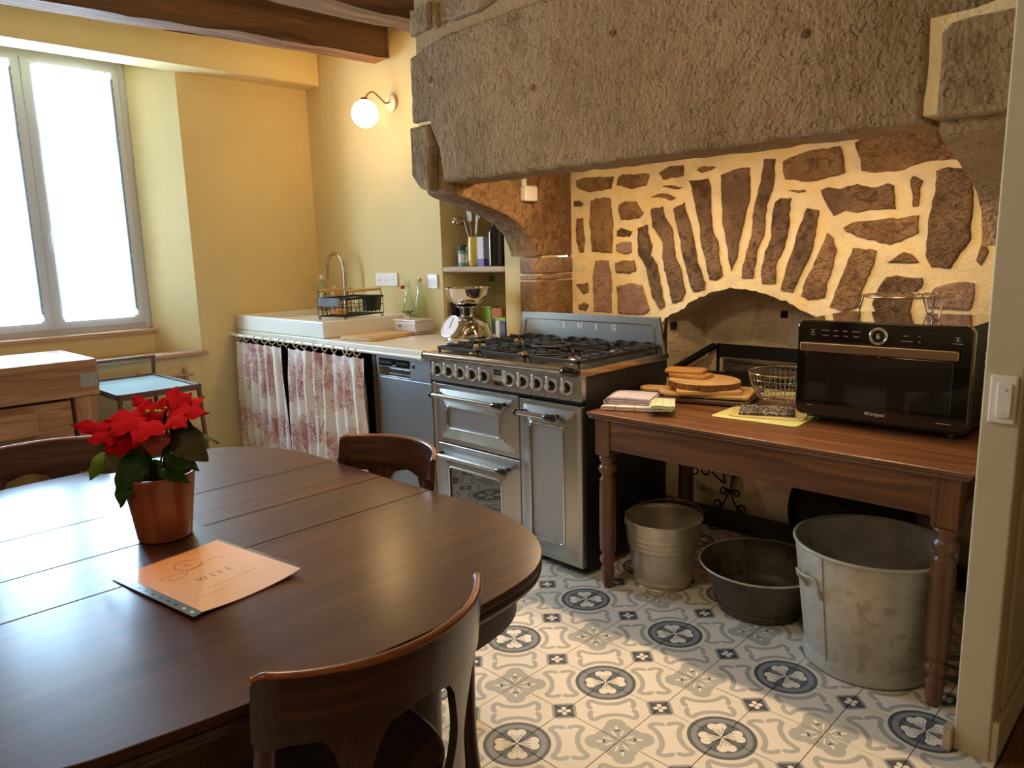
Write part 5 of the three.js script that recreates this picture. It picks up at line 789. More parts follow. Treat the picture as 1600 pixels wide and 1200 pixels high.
// tray with boards
{ const t = thing('serving_tray', 'dark tray with a thin rim under the pile of wooden boards', 'tray', [0.165, YW, -1.02], 0.25);
  obj('base', plan(rrect(0.37, 0.33, 0.02), 0.007, 0.0005, 0.002), mt.blackMatt, t); obj('rim', ((s) => { s.holes.push(new THREE.Path(rrect(0.355, 0.315, 0.015).getPoints(6))); return plan(s, 0.016, 0.0055, 0.003); })(rrect(0.382, 0.342, 0.022)), mt.darkWood, t); }
{ const t = thing('paddle_board', 'flat wooden paddle board with a hole in its handle on the dark tray', 'chopping board', [0.165, YW + 0.0225, -0.99], 0.30);
  const s = new THREE.Shape(); s.moveTo(-0.14, -0.12); s.lineTo(0.17, -0.12); s.quadraticCurveTo(0.19, -0.12, 0.19, -0.10); s.lineTo(0.19, 0.10); s.quadraticCurveTo(0.19, 0.12, 0.17, 0.12); s.lineTo(-0.14, 0.12); s.quadraticCurveTo(-0.17, 0.10, -0.185, 0.045); s.lineTo(-0.25, 0.042); s.quadraticCurveTo(-0.275, 0.03, -0.275, 0); s.quadraticCurveTo(-0.275, -0.03, -0.25, -0.042); s.lineTo(-0.185, -0.045); s.quadraticCurveTo(-0.17, -0.10, -0.14, -0.12); s.closePath();
  const h = new THREE.Path(); h.absellipse(-0.235, 0, 0.018, 0.012, 0, 2 * PI); s.holes.push(h); obj('board', plan(s, 0.014, 0, 0.004, 2), mt.slice, t, { grain: 'x' }); }
{ const t = thing('chopping_board', 'thick pale wooden board with a cut corner lying under the round slice', 'chopping board', [0.185, YW + 0.0368, -0.965], 0.62); obj('board', plan(rrect(0.25, 0.20, 0.012), 0.016, 0, 0.003, 2), mt.slice, t, { grain: 'x' }); }
{ const t = thing('wood_slice', 'round pale wood slice board with bark edge on the board pile', 'chopping board', [0.155, YW + 0.0532, -0.995]);
  const o = []; for (let i = 0; i < 60; i++) { const a = i / 60 * 2 * PI; o.push([(0.145 + 0.004 * Math.sin(3 * a + 1) + rr(-0.001, 0.001)) * Math.cos(a), (0.138 + 0.004 * Math.sin(2 * a)) * Math.sin(a)]); }
  obj('slice', plan(poly(o), 0.024, 0.0002, 0.001), mt.slice, t, { grain: 'x' }); obj('bark', ((s) => { s.holes.push(new THREE.Path(o.map(([x, y]) => new THREE.Vector2(x * 0.995, y * 0.995)))); return plan(s, 0.0235, 0.0004, 0.001); })(poly(o.map(([x, y]) => [x * 1.022, y * 1.022]))), mt.bark, t, { grain: 'y' }); }
{ const small = (label, x, y, z, turn) => { const t = thing('serving_board', label, 'serving board', [x, y, z], turn, 'small boards on the wood slice'); obj('board', plan(rrect(0.165, 0.105, 0.016), 0.0145, 0.0004, 0.004, 3), mt.olive, t, { grain: 'x' }); };
  small('lower of the two small rectangular boards on the wood slice', 0.080, YW + 0.0776, -1.015, 0.12); small('upper of the two small rectangular boards, with swirling grain', 0.045, YW + 0.0926, -1.035, 0.32); }
// wire bowl
{ const t = thing('wire_bowl', 'round bowl of shiny woven wire standing left of the microwave', 'bowl', [0.462, YW + 0.0042, -1.075]);
  const w = [], prof = (v) => { const a = v * 1.32; return [0.055 + 0.085 * Math.sin(a) ** 0.9, 0.001 + 0.122 * (1 - Math.cos(a)) / (1 - Math.cos(1.32))]; };
  for (let i = 0; i < 44; i++) { const a = i / 44 * 2 * PI, p = []; for (let k = 0; k <= 7; k++) { const [r, y] = prof(k / 7); p.push([r * Math.cos(a), y, r * Math.sin(a)]); } w.push(tube(p, 0.0011, 12, false, 5)); }
  for (const v of [0, 0.22, 0.42, 0.6, 0.75, 0.88]) { const [r, y] = prof(v); w.push(ring(r, 0.0014, 0, y, 0, 'y', 48, 5)); }
  for (const r of [0.02, 0.038]) w.push(ring(r, 0.0014, 0, 0.001, 0, 'y', 30, 5)); for (let i = 0; i < 12; i++) { const a = i / 6 * PI; w.push(rod([0, 0.001, 0], [0.055 * Math.cos(a), 0.001, 0.055 * Math.sin(a)], 0.001, 5)); }
  obj('wire_weave', w, mt.chrome, t); const [r, y] = prof(1); obj('rim', ring(r, 0.003, 0, y, 0, 'y', 60, 8), mt.chrome, t); }
// mats
{ const lime = std({ map: mottled('#c3c878', '#d2d391', '#a9b45c', 171, 256, 5), roughness: 0.8 });
  const t = thing('place_mat', 'lime green printed place mat near the microwave foot', 'place mat', [0.50, YW, -0.845], 0.06); obj('mat', plan(rrect(0.315, 0.275, 0.02), 0.003, 0.0004, 0.001), lime, t);
  const t2 = thing('place_mat', 'yellow patterned mat lying on the lime green one', 'place mat', [0.50, YW + 0.0036, -0.862], 0.30); obj('mat', plan(rrect(0.265, 0.20, 0.03), 0.003, 0.0002, 0.001), std({ map: mottled('#cbb878', '#d8c58a', '#b9ac62', 177, 256, 7), roughness: 0.8 }), t2);
  const wv = tex(256, 256, (u, v) => { const k = ((Math.floor(u * 32) + Math.floor(v * 32)) % 2 ? 1 : 0), n = fbm(u, v, 16, 16, 3, 191), c = n > 0.52 ? [196, 186, 172] : [74, 66, 60]; return [c[0] * (0.75 + 0.25 * k), c[1] * (0.75 + 0.25 * k), c[2] * (0.75 + 0.25 * k)]; });
  const t3 = thing('pot_holder', 'speckled grey woven pot holder on top of the yellow mat', 'pot holder', [0.49, YW + 0.0072, -0.865], 0.42); obj('weave', plan(poly(ragged([[-0.095, -0.075], [0.095, -0.075], [0.095, 0.075], [-0.095, 0.075]], 0.012, 0.002)), 0.009, 0.0002, 0.003, 2), std({ map: rep(wv, 0.12), roughness: 0.95, ...bumpOf(T.rough, 0.03, 0.03, 0.003) }), t3); }
// microwave
{ const t = thing('microwave', 'large glossy black microwave oven on the right of the side table', 'microwave', [0.880, YW, -1.035]);
  const w = 0.268, zf = 0.212, y0 = 0.028, y1 = 0.358;
  obj('case', M(ext(rrect(2 * w - 0.01, y1 - y0 - 0.004, 0.02, 0, (y0 + y1) / 2), 0.40, 0.004, 1), 0, 0, zf - 0.43), mt.blackMatt, t);
  obj('top_sheet', bb(-w + 0.012, w - 0.012, y1 - 0.0035, y1 - 0.0005, zf - 0.42, zf - 0.02, 0.001), phys({ color: '#15110e', roughness: 0.12, clearcoat: 1, clearcoatRoughness: 0.05 }), t);
  const f = obj('front_panel', M(ext(rrect(2 * w, y1 - y0, 0.026, 0, (y0 + y1) / 2), 0.032, 0.005, 2), 0, 0, zf - 0.032), mt.blackGloss, t);
  obj('window', M(ext(rrect(0.455, 0.165, 0.008, -0.01, 0.165), 0.003, 0.001), 0, 0, zf - 0.0015), phys({ color: '#1b1917', roughness: 0.16, clearcoat: 1, clearcoatRoughness: 0.04 }), f);
  obj('handle_bar', [M(ext(rrect(0.485, 0.030, 0.006, -0.008, 0.268), 0.012, 0.003, 2), 0, 0, zf + 0.008), bb(-0.23, -0.21, 0.258, 0.278, zf - 0.002, zf + 0.01, 0.002), bb(0.20, 0.22, 0.258, 0.278, zf - 0.002, zf + 0.01, 0.002)], mt.bronze, f);
  const k = obj('dial', [cyl(0.028, 0.027, 0.016, 0, 0, 0, 40).rotateX(PI / 2).translate(0.002, 0.316, zf), ring(0.025, 0.004, 0.002, 0.316, zf + 0.015, 'z', 40)], mt.chrome, f);
  obj('dial_face', [cyl(0.020, 0.019, 0.003, 0, 0, 0, 32).rotateX(PI / 2).translate(0.002, 0.316, zf + 0.015)], mt.blackGloss, k); obj('dial_symbol', M(letters('6', 0.016, 0.0008, fontR), 0.002, 0.316, zf + 0.018), mt.whitePlastic, k, { uv: false });
  const grey = std({ color: '#8d8a86', roughness: 0.5 });
  const icons = []; for (const [x, y, ww] of [[-0.172, 0.325, 0.026], [-0.138, 0.325, 0.014], [-0.108, 0.325, 0.014], [-0.072, 0.325, 0.026], [-0.172, 0.308, 0.02], [-0.138, 0.308, 0.018], [-0.105, 0.308, 0.016], [-0.072, 0.308, 0.018], [0.078, 0.32, 0.014], [0.082, 0.303, 0.036], [0.118, 0.32, 0.006], [0.118, 0.303, 0.006], [-0.215, 0.308, 0.014], [0.224, 0.304, 0.028]]) icons.push(bb(x - ww / 2, x + ww / 2, y - 0.0012, y + 0.0012, zf - 0.0005, zf + 0.0006, 0)); for (const [x, y] of [[-0.215, 0.32], [0.224, 0.318]]) icons.push(bb(x - 0.008, x + 0.008, y - 0.006, y - 0.0048, zf - 0.0005, zf + 0.0006, 0), bb(x - 0.008, x + 0.008, y + 0.0048, y + 0.006, zf - 0.0005, zf + 0.0006, 0), bb(x - 0.002, x + 0.002, y - 0.005, y + 0.005, zf - 0.0005, zf + 0.0006, 0));
  obj('control_marks', icons, grey, f); obj('display', M(ext(rrect(0.058, 0.036, 0.003, 0.158, 0.314), 0.002, 0.0005), 0, 0, zf - 0.001), phys({ color: '#191817', roughness: 0.1 }), f);
  obj('lettering', M(letters('Whirlpool', 0.0105, 0.0006, fontR), -0.002, 0.055, zf - 0.0002), mt.whitePlastic, f, { uv: false });
  obj('small_print', [bb(-0.225, -0.208, 0.062, 0.0645, zf - 0.0005, zf + 0.0005, 0), bb(0.18, 0.222, 0.052, 0.0545, zf - 0.0005, zf + 0.0005, 0)], grey, f);
  obj('base', bb(-w + 0.025, w - 0.02, 0.012, y0 + 0.006, zf - 0.40, zf - 0.045, 0.003), mt.black, t);
  for (const x of [-w + 0.06, w - 0.06]) for (const z of [zf - 0.08, zf - 0.38]) obj('foot', cyl(0.016, 0.013, 0.013, x, 0.0005, z, 16), mt.black, t);
  obj('side_vent', [0.20, 0.225, 0.25].map((y) => bb(w - 0.006, w - 0.003, y, y + 0.012, zf - 0.35, zf - 0.15, 0.001)), mt.black, t); }
{ // oval grill rack on the microwave: about 0.30 long
  const t = thing('grill_rack', 'round chrome wire grill rack standing on the microwave', 'rack', [0.885, YW + 0.3585, -1.075], 0.1), y = 0.072;
  obj('frame', [ring(0.145, 0.0032, 0, y, 0, 'y', 60, 8).scale(1, 1, 0.95)], mt.nickel, t);
  for (let i = -5; i <= 5; i++) { const x = i * 0.0245, L = 0.138 * Math.sqrt(1 - (x / 0.146) ** 2); obj('wire', rod([x, y, -L], [x, y, L], 0.0021, 6), mt.nickel, t); }
  for (let i = 0; i < 3; i++) { const a = i * 2 * PI / 3 + 2.9, c = Math.cos(a), s = Math.sin(a), q = (d, h, r) => [c * r - s * d, h, s * r * 0.95 + c * d]; obj('leg', tube([q(-0.022, y, 0.14), q(-0.014, 0.03, 0.15), q(-0.006, 0.0035, 0.152), q(0.006, 0.0035, 0.152), q(0.014, 0.03, 0.15), q(0.022, y, 0.14)], 0.003, 24, false, 8), mt.nickel, t); } }
// ---------------------------------------------------------------- under the side table
{ const t = thing('bucket', 'shiny galvanised bucket with wire handle under the side table', 'bucket', [0.130, 0, -0.735]);
  const H = 0.275, R = (y) => mix(0.112, 0.152, y / H), p = [[0.001, 0.012], [0.112, 0.012], [0.114, 0.0005]]; for (let i = 1; i <= 44; i++) { const y = H * i / 44, b = [0.022, 0.165, 0.185, 0.205].some((q) => Math.abs(y - q) < 0.0045) ? 0.0035 : 0; p.push([R(y) + b, y]); }
  for (let i = 20; i >= 0; i--) p.push([R(0.016 + (H - 0.016) * i / 20) - 0.0025, 0.016 + (H - 0.016) * i / 20]); p.push([0.001, 0.0155]);
  obj('pail', lathe(p, 56), mt.bucket, t); obj('rim', ring(R(H), 0.004, 0, H, 0, 'y', 56), mt.bucket, t);
  const d = 0.78; for (const s of [-1, 1]) obj('ear', M(ext(rrect(0.03, 0.04, 0.012), 0.004, 0.001).rotateY(PI / 2 + d * 0), 0, 0, 0).rotateY(d).translate(s * Math.cos(d) * 0.156, H - 0.008, -s * Math.sin(d) * 0.156), mt.nickel, t);
  const hp = []; for (let i = 0; i <= 16; i++) { const a = PI * i / 16, l = 0.157; hp.push([Math.cos(d) * l * Math.cos(a) + 0.11 * Math.sin(a) * -Math.sin(d) * 0.9, H + 0.006 + 0.018 * Math.sin(a), -Math.sin(d) * l * Math.cos(a) + -0.125 * Math.sin(a)]); }
  obj('handle', tube(hp, 0.003, 60, false, 8), mt.nickel, t); }
{ const t = thing('basin', 'wide dull zinc basin with flared rim between bucket and tub', 'basin', [0.525, 0, -0.785]);
  const p = [[0.001, 0.006], [0.145, 0.006], [0.152, 0.0005], [0.156, 0.008], [0.158, 0.03], [0.168, 0.065], [0.193, 0.13], [0.214, 0.172], [0.221, 0.175], [0.222, 0.18], [0.215, 0.18], [0.190, 0.132], [0.165, 0.067], [0.152, 0.012], [0.001, 0.010]];
  obj('bowl', lathe(p, 64), mt.zincDark, t); obj('rim', ring(0.221, 0.004, 0, 0.178, 0, 'y', 64), mt.zinc, t); obj('foot_band', ring(0.160, 0.0035, 0, 0.028, 0, 'y', 64), mt.zincDark, t); }
{ const t = thing('zinc_tub', 'big grey zinc washtub with wire handles under the microwave end', 'tub', [0.945, 0, -0.675], -0.12);
  const H = 0.402, R = (y) => mix(0.183, 0.231, y / H), p = [[0.001, 0.02], [0.183, 0.02], [0.188, 0.0005], [0.193, 0.012], [0.191, 0.045], [0.1895, 0.05]]; for (let i = 3; i <= 24; i++) p.push([R(H * i / 24), H * i / 24]); for (let i = 24; i >= 2; i--) p.push([R(H * i / 24) - 0.003, H * i / 24]); p.push([0.001, 0.026]);
  obj('tub_wall', lathe(p, 72), mt.zinc, t); obj('rim', ring(R(H), 0.006, 0, H, 0, 'y', 72), mt.zinc, t);
  const side = (a, nm) => { const q = (da, y, o) => [(R(y) + o) * Math.sin(a + da), y, (R(y) + o) * Math.cos(a + da)]; const h = obj('handle', [tube([q(-0.19, 0.29, 0.012), q(-0.19, 0.322, 0.02), q(-0.17, 0.326, 0.024), q(0, 0.326, 0.03), q(0.17, 0.326, 0.024), q(0.19, 0.322, 0.02), q(0.19, 0.27, 0.010)], 0.005, 40, false, 8)], mt.zinc, t); obj('bracket', tube([q(-0.11, 0.332, 0.022), q(-0.11, 0.32, 0.028), q(-0.11, 0.285, 0.008), q(-0.11, 0.275, 0.002)], 0.006, 16, false, 8), mt.zinc, h); obj('bracket', tube([q(0.19, 0.285, 0.012), q(0.19, 0.255, 0.004)], 0.007, 8, false, 8), mt.zinc, h); };
  side(-0.42); side(-0.42 + PI);
  obj('seam', [tube([[0.02, 0.03, 1], [0.02, 0.2, 1], [0.02, 0.395, 1]].map(([a, y]) => [(R(y) + 0.001) * Math.sin(a - 0.22), y, (R(y) + 0.001) * Math.cos(a - 0.22)]), 0.003, 20, false, 6)], mt.zinc, t); }
{ const t = thing('copper_pan', 'large round blackened pan leaning behind the zinc tub', 'pan', [0.66, 0.245, -1.31], 0);
  const g = lathe([[0.001, 0], [0.17, 0.004], [0.225, 0.02], [0.243, 0.05], [0.247, 0.05], [0.232, 0.016], [0.17, -0.002], [0.001, -0.006]], 56).rotateX(PI / 2 - 0.22); obj('dish', g, mt.copperDark, t); obj('rim', ring(0.245, 0.004, 0, 0.05, 0, 'y', 56).rotateX(PI / 2 - 0.22), mt.copperDark, t); }
{ // wrought iron scroll stand holding a cream cone
  const t = thing('scroll_stand', 'black wrought iron scroll sconce with a cream candle cone under the table', 'candle holder', [0.095, 0.118, -1.35]);
  const spiral = (cx, cy, r, a0, turns, s) => { const p = []; for (let i = 0; i <= 26; i++) { const k = i / 26, a = a0 + s * k * turns * 2 * PI, q = r * (1 - 0.62 * k); p.push([cx + q * Math.cos(a), cy + q * Math.sin(a), 0]); } return p; };
  const w = []; for (const s of [-1, 1]) { w.push(tube([[s * 0.004, 0.10, 0], [s * 0.02, 0.055, 0], [s * 0.04, 0.02, 0], ...spiral(s * 0.058, 0.026, 0.024, s > 0 ? -PI * 0.75 : -PI * 0.25, 1.2, s > 0 ? 1 : -1)], 0.0042, 80, false, 6)); w.push(tube([[s * 0.004, 0.085, 0], [s * 0.012, 0.11, 0], ...spiral(s * 0.032, 0.092, 0.020, s > 0 ? PI : 0, 1.2, s > 0 ? -1 : 1)], 0.0038, 70, false, 6)); w.push(tube([[0, 0.10, 0], [s * 0.02, 0.16, 0.02], [s * 0.03, 0.24, 0.02]], 0.004, 20, false, 6)); }
  for (const s of [-1]) w.push(tube([[-0.03, 0.13, 0], [-0.09, 0.17, 0], ...spiral(-0.125, 0.175, 0.035, 0, 1.1, 1)], 0.0042, 60, false, 6), tube([[-0.03, 0.2, 0], [-0.13, 0.2, 0], [-0.2, 0.23, 0]], 0.006, 20, false, 6), tube([[-0.16, 0.2, 0], ...spiral(-0.185, 0.165, 0.028, PI / 2, 1.1, 1)], 0.0042, 50, false, 6));
  obj('scrollwork', w, mt.blackIron, t); obj('cone', lathe([[0.001, 0.11], [0.008, 0.12], [0.038, 0.265], [0.034, 0.265], [0.005, 0.13], [0.001, 0.125]], 28).translate(0, 0, 0.012), mt.cream, t); obj('wall_hook', rod([0, 0.16, -0.056], [0, 0.16, 0.0], 0.004), mt.blackIron, t); }
// ---------------------------------------------------------------- dining table
const YD = 0.73;
{ const t = thing('dining_table', 'large dark brown extending dining table with rounded ends and worn boards', 'table', [0.045, 0, 1.10]);
  const key = [[.05,.544],[.283,.534],[.5,.537],[.64,.578],[.728,.64],[.785,.73],[.812,.905],[.808,1.085],[.785,1.254],[.762,1.407],[.737,1.516],[.695,1.575],[.62,1.63],[.48,1.66],[.28,1.67],[0,1.672],[-.25,1.665],[-.47,1.62],[-.61,1.52],[-.652,1.42],[-.67,1.30],[-.678,1.15],[-.678,1.0],[-.674,.84],[-.65,.71],[-.55,.612],[-.415,.556],[-.2,.545]];
  const C = new THREE.CatmullRomCurve3(key.map(([x, z]) => V(x - 0.045, 0, z - 1.10)), true, 'centripetal'), out = C.getSpacedPoints(220).slice(0, -1).map((p) => [p.x, p.z]);
  const clip = (P, x, keepLess) => { const o = [], ins = ([a]) => (keepLess ? a <= x : a >= x); P.forEach((p, i) => { const q = P[(i + 1) % P.length], A = ins(p), B = ins(q); if (A) o.push(p); if (A !== B) { const k = (x - p[0]) / (q[0] - p[0]); o.push([x, mix(p[1], q[1], k)]); } }); return o; };
  const off = (P, d) => P.map((p, i) => { const a = P[(i + P.length - 1) % P.length], b = P[(i + 1) % P.length], tx = b[0] - a[0], tz = b[1] - a[1], l = Math.hypot(tx, tz), s = P.area < 0 ? -1 : 1; return [p[0] + d * tz / l * s, p[1] - d * tx / l * s]; });
  let ar = 0; out.forEach((p, i) => { const q = out[(i + 1) % out.length]; ar += p[0] * q[1] - q[0] * p[1]; }); out.area = Math.sign(ar);
  const cuts = [-0.80, -0.255, -0.003, 0.198, 0.80], g = 0.0009;
  for (let i = 0; i < 4; i++) { const P = clip(clip(out, cuts[i] + g, false), cuts[i + 1] - g, true); obj('leaf_board', plan(poly(P), 0.016, YD - 0.016, 0.0018, 2), mt.table, t, { grain: 'z' }); }
  // fine old glue lines and the dark inlaid runner across the leaves
  obj('inlay_strip', bb(-0.253, 0.196, YD - 0.002, YD + 0.0004, -0.055, 0.078, 0.0002), mt.tableStrip, t, { grain: 'x' });
  const rim = off(out, -0.001); rim.area = out.area;
  obj('rim_moulding', [plan(poly(rim), 0.024, YD - 0.041, 0.0115, 3)], mt.tableDark, t, { grain: 'x' });
  const a0 = off(out, -0.055), a1 = off(out, -0.075), sh = poly(a0); sh.holes.push(new THREE.Path(a1.map(([x, y]) => new THREE.Vector2(x, y))));
  obj('apron', plan(sh, 0.085, YD - 0.127, 0.003), mt.tableDark, t, { grain: 'x' });
  const lg = lathe([[0, 0], [0.022, 0], [0.028, 0.03], [0.02, 0.05], [0.03, 0.08], [0.036, 0.2], [0.042, 0.4], [0.034, 0.44], [0.045, 0.46], [0.036, 0.49], [0.045, 0.51], [0.045, 0.605], [0, 0.605]], 24);
  for (const [x, z] of [[-0.42, -0.34], [-0.42, 0.34], [0.42, -0.34], [0.42, 0.34], [0.0, 0.0]]) { const l = obj('leg', lg.clone(), mt.tableDark, t, { grain: 'y' }); l.position.set(x, 0, z); }
}
// ---------------------------------------------------------------- bentwood chairs
function chair(label) {
  const t = thing('dining_chair', label, 'chair', [0, 0, 0], 0, 'dark bentwood chairs around the dining table');
  const R = 0.262, A = 0.93, zb = -0.25;                             // radius and half angle of the curved back, its middle
  const on = (s, y) => { const a = s * A; return [R * Math.sin(a), y, zb + R * (1 - Math.cos(a)) - (y - 0.45) * 0.14]; };
  const top = (s) => 0.803 - 0.010 * smooth(0.95, 1, Math.abs(s)), bot = (s) => { const q = Math.abs(s); return 0.702 - 0.026 * Math.exp(-(((q - 0.42) / 0.10) ** 2)) + 0.012 * Math.exp(-((q / 0.16) ** 2)) - 0.012 * smooth(0.75, 1, q) + 0.02 * smooth(0.96, 1, q); };
  obj('top_rail', thick(64, 8, (u, v) => { const s = mix(1, -1, u); return on(s, mix(bot(s), top(s), v)); }, 0.013), mt.chair, t, { grain: 'x' });
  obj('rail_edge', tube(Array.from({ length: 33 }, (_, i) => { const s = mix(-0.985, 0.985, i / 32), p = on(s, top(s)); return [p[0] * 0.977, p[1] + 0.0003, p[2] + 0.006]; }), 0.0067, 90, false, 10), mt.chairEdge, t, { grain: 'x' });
  for (const c of [-0.42, 0.42]) { const hw = (v) => 0.115 + 0.05 * Math.cos(v * 2 * PI) - 0.02 * v + 0.06 * smooth(0.85, 1, v); obj('splat', thick(10, 22, (u, v) => { const y = mix(0.465, 0.712, v); return on(c + mix(1, -1, u) * hw(v), y); }, 0.014), mt.chair, t, { grain: 'y' }); }
  for (const s of [-1, 1]) {
    const b = on(s * 0.93, 0.715), pts = [[s * 0.195, 0.001, -0.285], [s * 0.188, 0.25, -0.225], [s * 0.19, 0.45, -0.175], [b[0] * 0.96, 0.60, b[2] + 0.026], [b[0] * 0.945, 0.74, b[2] + 0.012]];
    obj('rear_leg', tube(pts, 0.0145, 40, false, 10), mt.chair, t, { grain: 'y' });
    obj('front_leg', [rod([s * 0.155, 0.44, 0.15], [s * 0.175, 0.0005, 0.175], 0.018, 14, 0.013)], mt.chair, t, { grain: 'y' });
    obj('stretcher', rod([s * 0.187, 0.24, -0.222], [s * 0.164, 0.22, 0.163], 0.009), mt.chair, t, { grain: 'z' });
  }
  obj('stretcher', rod([-0.165, 0.29, 0.158], [0.165, 0.29, 0.158], 0.009), mt.chair, t, { grain: 'x' }); obj('stretcher', rod([-0.185, 0.28, -0.218], [0.185, 0.28, -0.218], 0.009), mt.chair, t, { grain: 'x' });
  const o = []; for (let i = 0; i < 48; i++) { const a = i / 48 * 2 * PI, c = Math.cos(a), s = Math.sin(a); o.push([0.205 * Math.sign(c) * Math.abs(c) ** 0.8, 0.005 + 0.198 * Math.sign(s) * Math.abs(s) ** 0.8]); }
  obj('seat', plan(poly(o), 0.022, 0.445, 0.008, 3), mt.chair, t, { grain: 'z' }); const sh = poly(o.map(([x, z]) => [x * 0.96, z * 0.96])); sh.holes.push(new THREE.Path(o.map(([x, z]) => new THREE.Vector2(x * 0.86, z * 0.86)))); obj('seat_frame', plan(sh, 0.04, 0.404, 0.004), mt.chair, t, { grain: 'x' });
  return t;
}
const chair0 = chair('dark bentwood chair seen from behind at the near end of the table'); chair0.position.set(0.643, 0, 1.122); chair0.rotation.y = -PI / 2 + 0.035;
dup(chair0, [0.028, 0, 0.705], 0.06, 'dark bentwood chair on the cooker side of the table, its back to the dishwasher');
dup(chair0, [-0.575, 0, 1.20], PI / 2, 'dark bentwood chair at the window end of the table by the butcher block');
// ---------------------------------------------------------------- poinsettia
{ const t = thing('poinsettia', 'red poinsettia in a glazed terracotta coloured pot on the dining table', 'potted plant', [0.036, YD + 0.0006, 1.128], 0.7783);
  obj('pot', lathe([[0.001, 0], [0.052, 0], [0.056, 0.004], [0.0735, 0.140], [0.0735, 0.146], [0.070, 0.1465], [0.0685, 0.14], [0.053, 0.012], [0.001, 0.01]], 56), mt.pot, t);
  obj('soil', cyl(0.064, 0.066, 0.02, 0, 0.098, 0, 32), mt.soil, t);
  const stems = [[[0, 0.115, 0], [-0.02, 0.19, 0.01], [-0.055, 0.245, 0.02]], [[0.01, 0.115, 0], [0.02, 0.2, 0], [0.03, 0.29, 0]], [[0.0, 0.115, -0.01], [0.015, 0.2, -0.03], [0.055, 0.27, -0.03]], [[-0.01, 0.115, 0.01], [-0.005, 0.19, 0.02], [0.0, 0.255, 0.04]], [[0.015, 0.115, 0.01], [0.04, 0.17, 0.03], [0.075, 0.215, 0.02]]];
  for (const s of stems) obj('stem', tube(s, 0.0042, 16, false, 7), mt.stem, t);
  // each leaf: where it starts, where its tip is, its width, how far it arches, which way its face turns
  function leaf(name, m, a, b, w, arch, up, lobes = 0) { w *= 0.86;
    const q3 = (p) => V(p[0] * 0.88 + 0.012, 0.13 + (p[1] - 0.13) * 0.82, p[2] * 0.9); const A = q3(a), B = q3(b), D = B.clone().sub(A), L = D.length(), U = V(...up).addScaledVector(D, -V(...up).dot(D) / D.lengthSq()).normalize(), W = D.clone().normalize().cross(U);
    const f = (u, v) => { const x = u * 2 - 1, k = Math.pow(Math.sin(PI * Math.min(1, Math.pow(v, 0.72) * 1.0)), 0.85) * (1 - 0.25 * v) * (1 + lobes * 0.28 * Math.cos(v * 17)), s = x * w / 2 * Math.max(k, 0.015), y = arch * L * Math.sin(PI * v) - 0.22 * Math.abs(s) - arch * L * 0.25 * v * v + 0.05 * w * Math.sin(v * 15 + x * 3) * Math.abs(x), p = A.clone().addScaledVector(D, v).addScaledVector(W, s).addScaledVector(U, y); return [p.x, p.y, p.z]; };
    obj(name, thick(8, 14, f, 0.0009), m, t);
    obj('petiole', rod(V(A.x * 0.25, Math.max(0.13, A.y - 0.05), A.z * 0.25), A, 0.0018, 6), m === mt.bract || m === mt.bractOrange ? mt.bractOrange : mt.stem, t);
  }
  const G = [
    [mt.leafOlive, [-0.03, 0.235, 0.03], [-0.135, 0.165, 0.045], 0.085, 0.10, [0.2, 0.5, 0.9]],
    [mt.leaf, [-0.02, 0.215, 0.05], [-0.085, 0.115, 0.075], 0.085, 0.14, [-0.1, 0.35, 1]],
    [mt.leaf, [-0.05, 0.17, 0.045], [-0.075, 0.085, 0.085], 0.075, 0.15, [-0.3, 0.3, 1]],
    [mt.leafLight, [-0.145, 0.205, -0.01], [-0.19, 0.130, 0.0], 0.042, 0.10, [0.5, 0.6, 0.6]],
    [mt.leafLight, [-0.03, 0.18, -0.02], [-0.035, 0.115, -0.01], 0.065, 0.08, [0.1, 0.2, 1]],
    [mt.leafLight, [0.02, 0.235, -0.04], [0.055, 0.185, -0.035], 0.055, 0.1, [0.1, 0.4, 0.9]],
    [mt.leaf, [0.025, 0.205, 0.03], [0.105, 0.165, 0.035], 0.06, 0.15, [0.2, 0.8, 0.6]],
    [mt.leaf, [0.01, 0.17, 0.045], [0.085, 0.135, 0.045], 0.05, 0.1, [0.1, 0.9, 0.5]],
    [mt.leafOlive, [0.05, 0.265, 0.02], [0.125, 0.185, 0.03], 0.095, 0.12, [0.1, 0.3, 1]],
    [mt.leaf, [0.03, 0.28, 0.01], [0.105, 0.255, 0.02], 0.07, 0.1, [0.1, 0.3, 1]],
    [mt.leaf, [0.0, 0.235, -0.03], [-0.06, 0.20, -0.10], 0.07, 0.12, [0, 1, 0.3]],
    [mt.leaf, [0.03, 0.24, -0.04], [0.10, 0.20, -0.11], 0.075, 0.12, [0, 1, 0.2]],
    [mt.leafLight, [-0.085, 0.285, -0.02], [-0.125, 0.225, 0.0], 0.06, 0.08, [-0.3, 0.3, 1]],
    [mt.leaf, [-0.03, 0.2, 0.0], [-0.11, 0.21, -0.07], 0.07, 0.12, [0, 1, 0.2]],
    [mt.leafOlive, [-0.06, 0.30, -0.04], [-0.12, 0.33, -0.07], 0.05, 0.1, [0, 1, 0.4]]];
  for (const q of G) leaf('leaf', ...q);
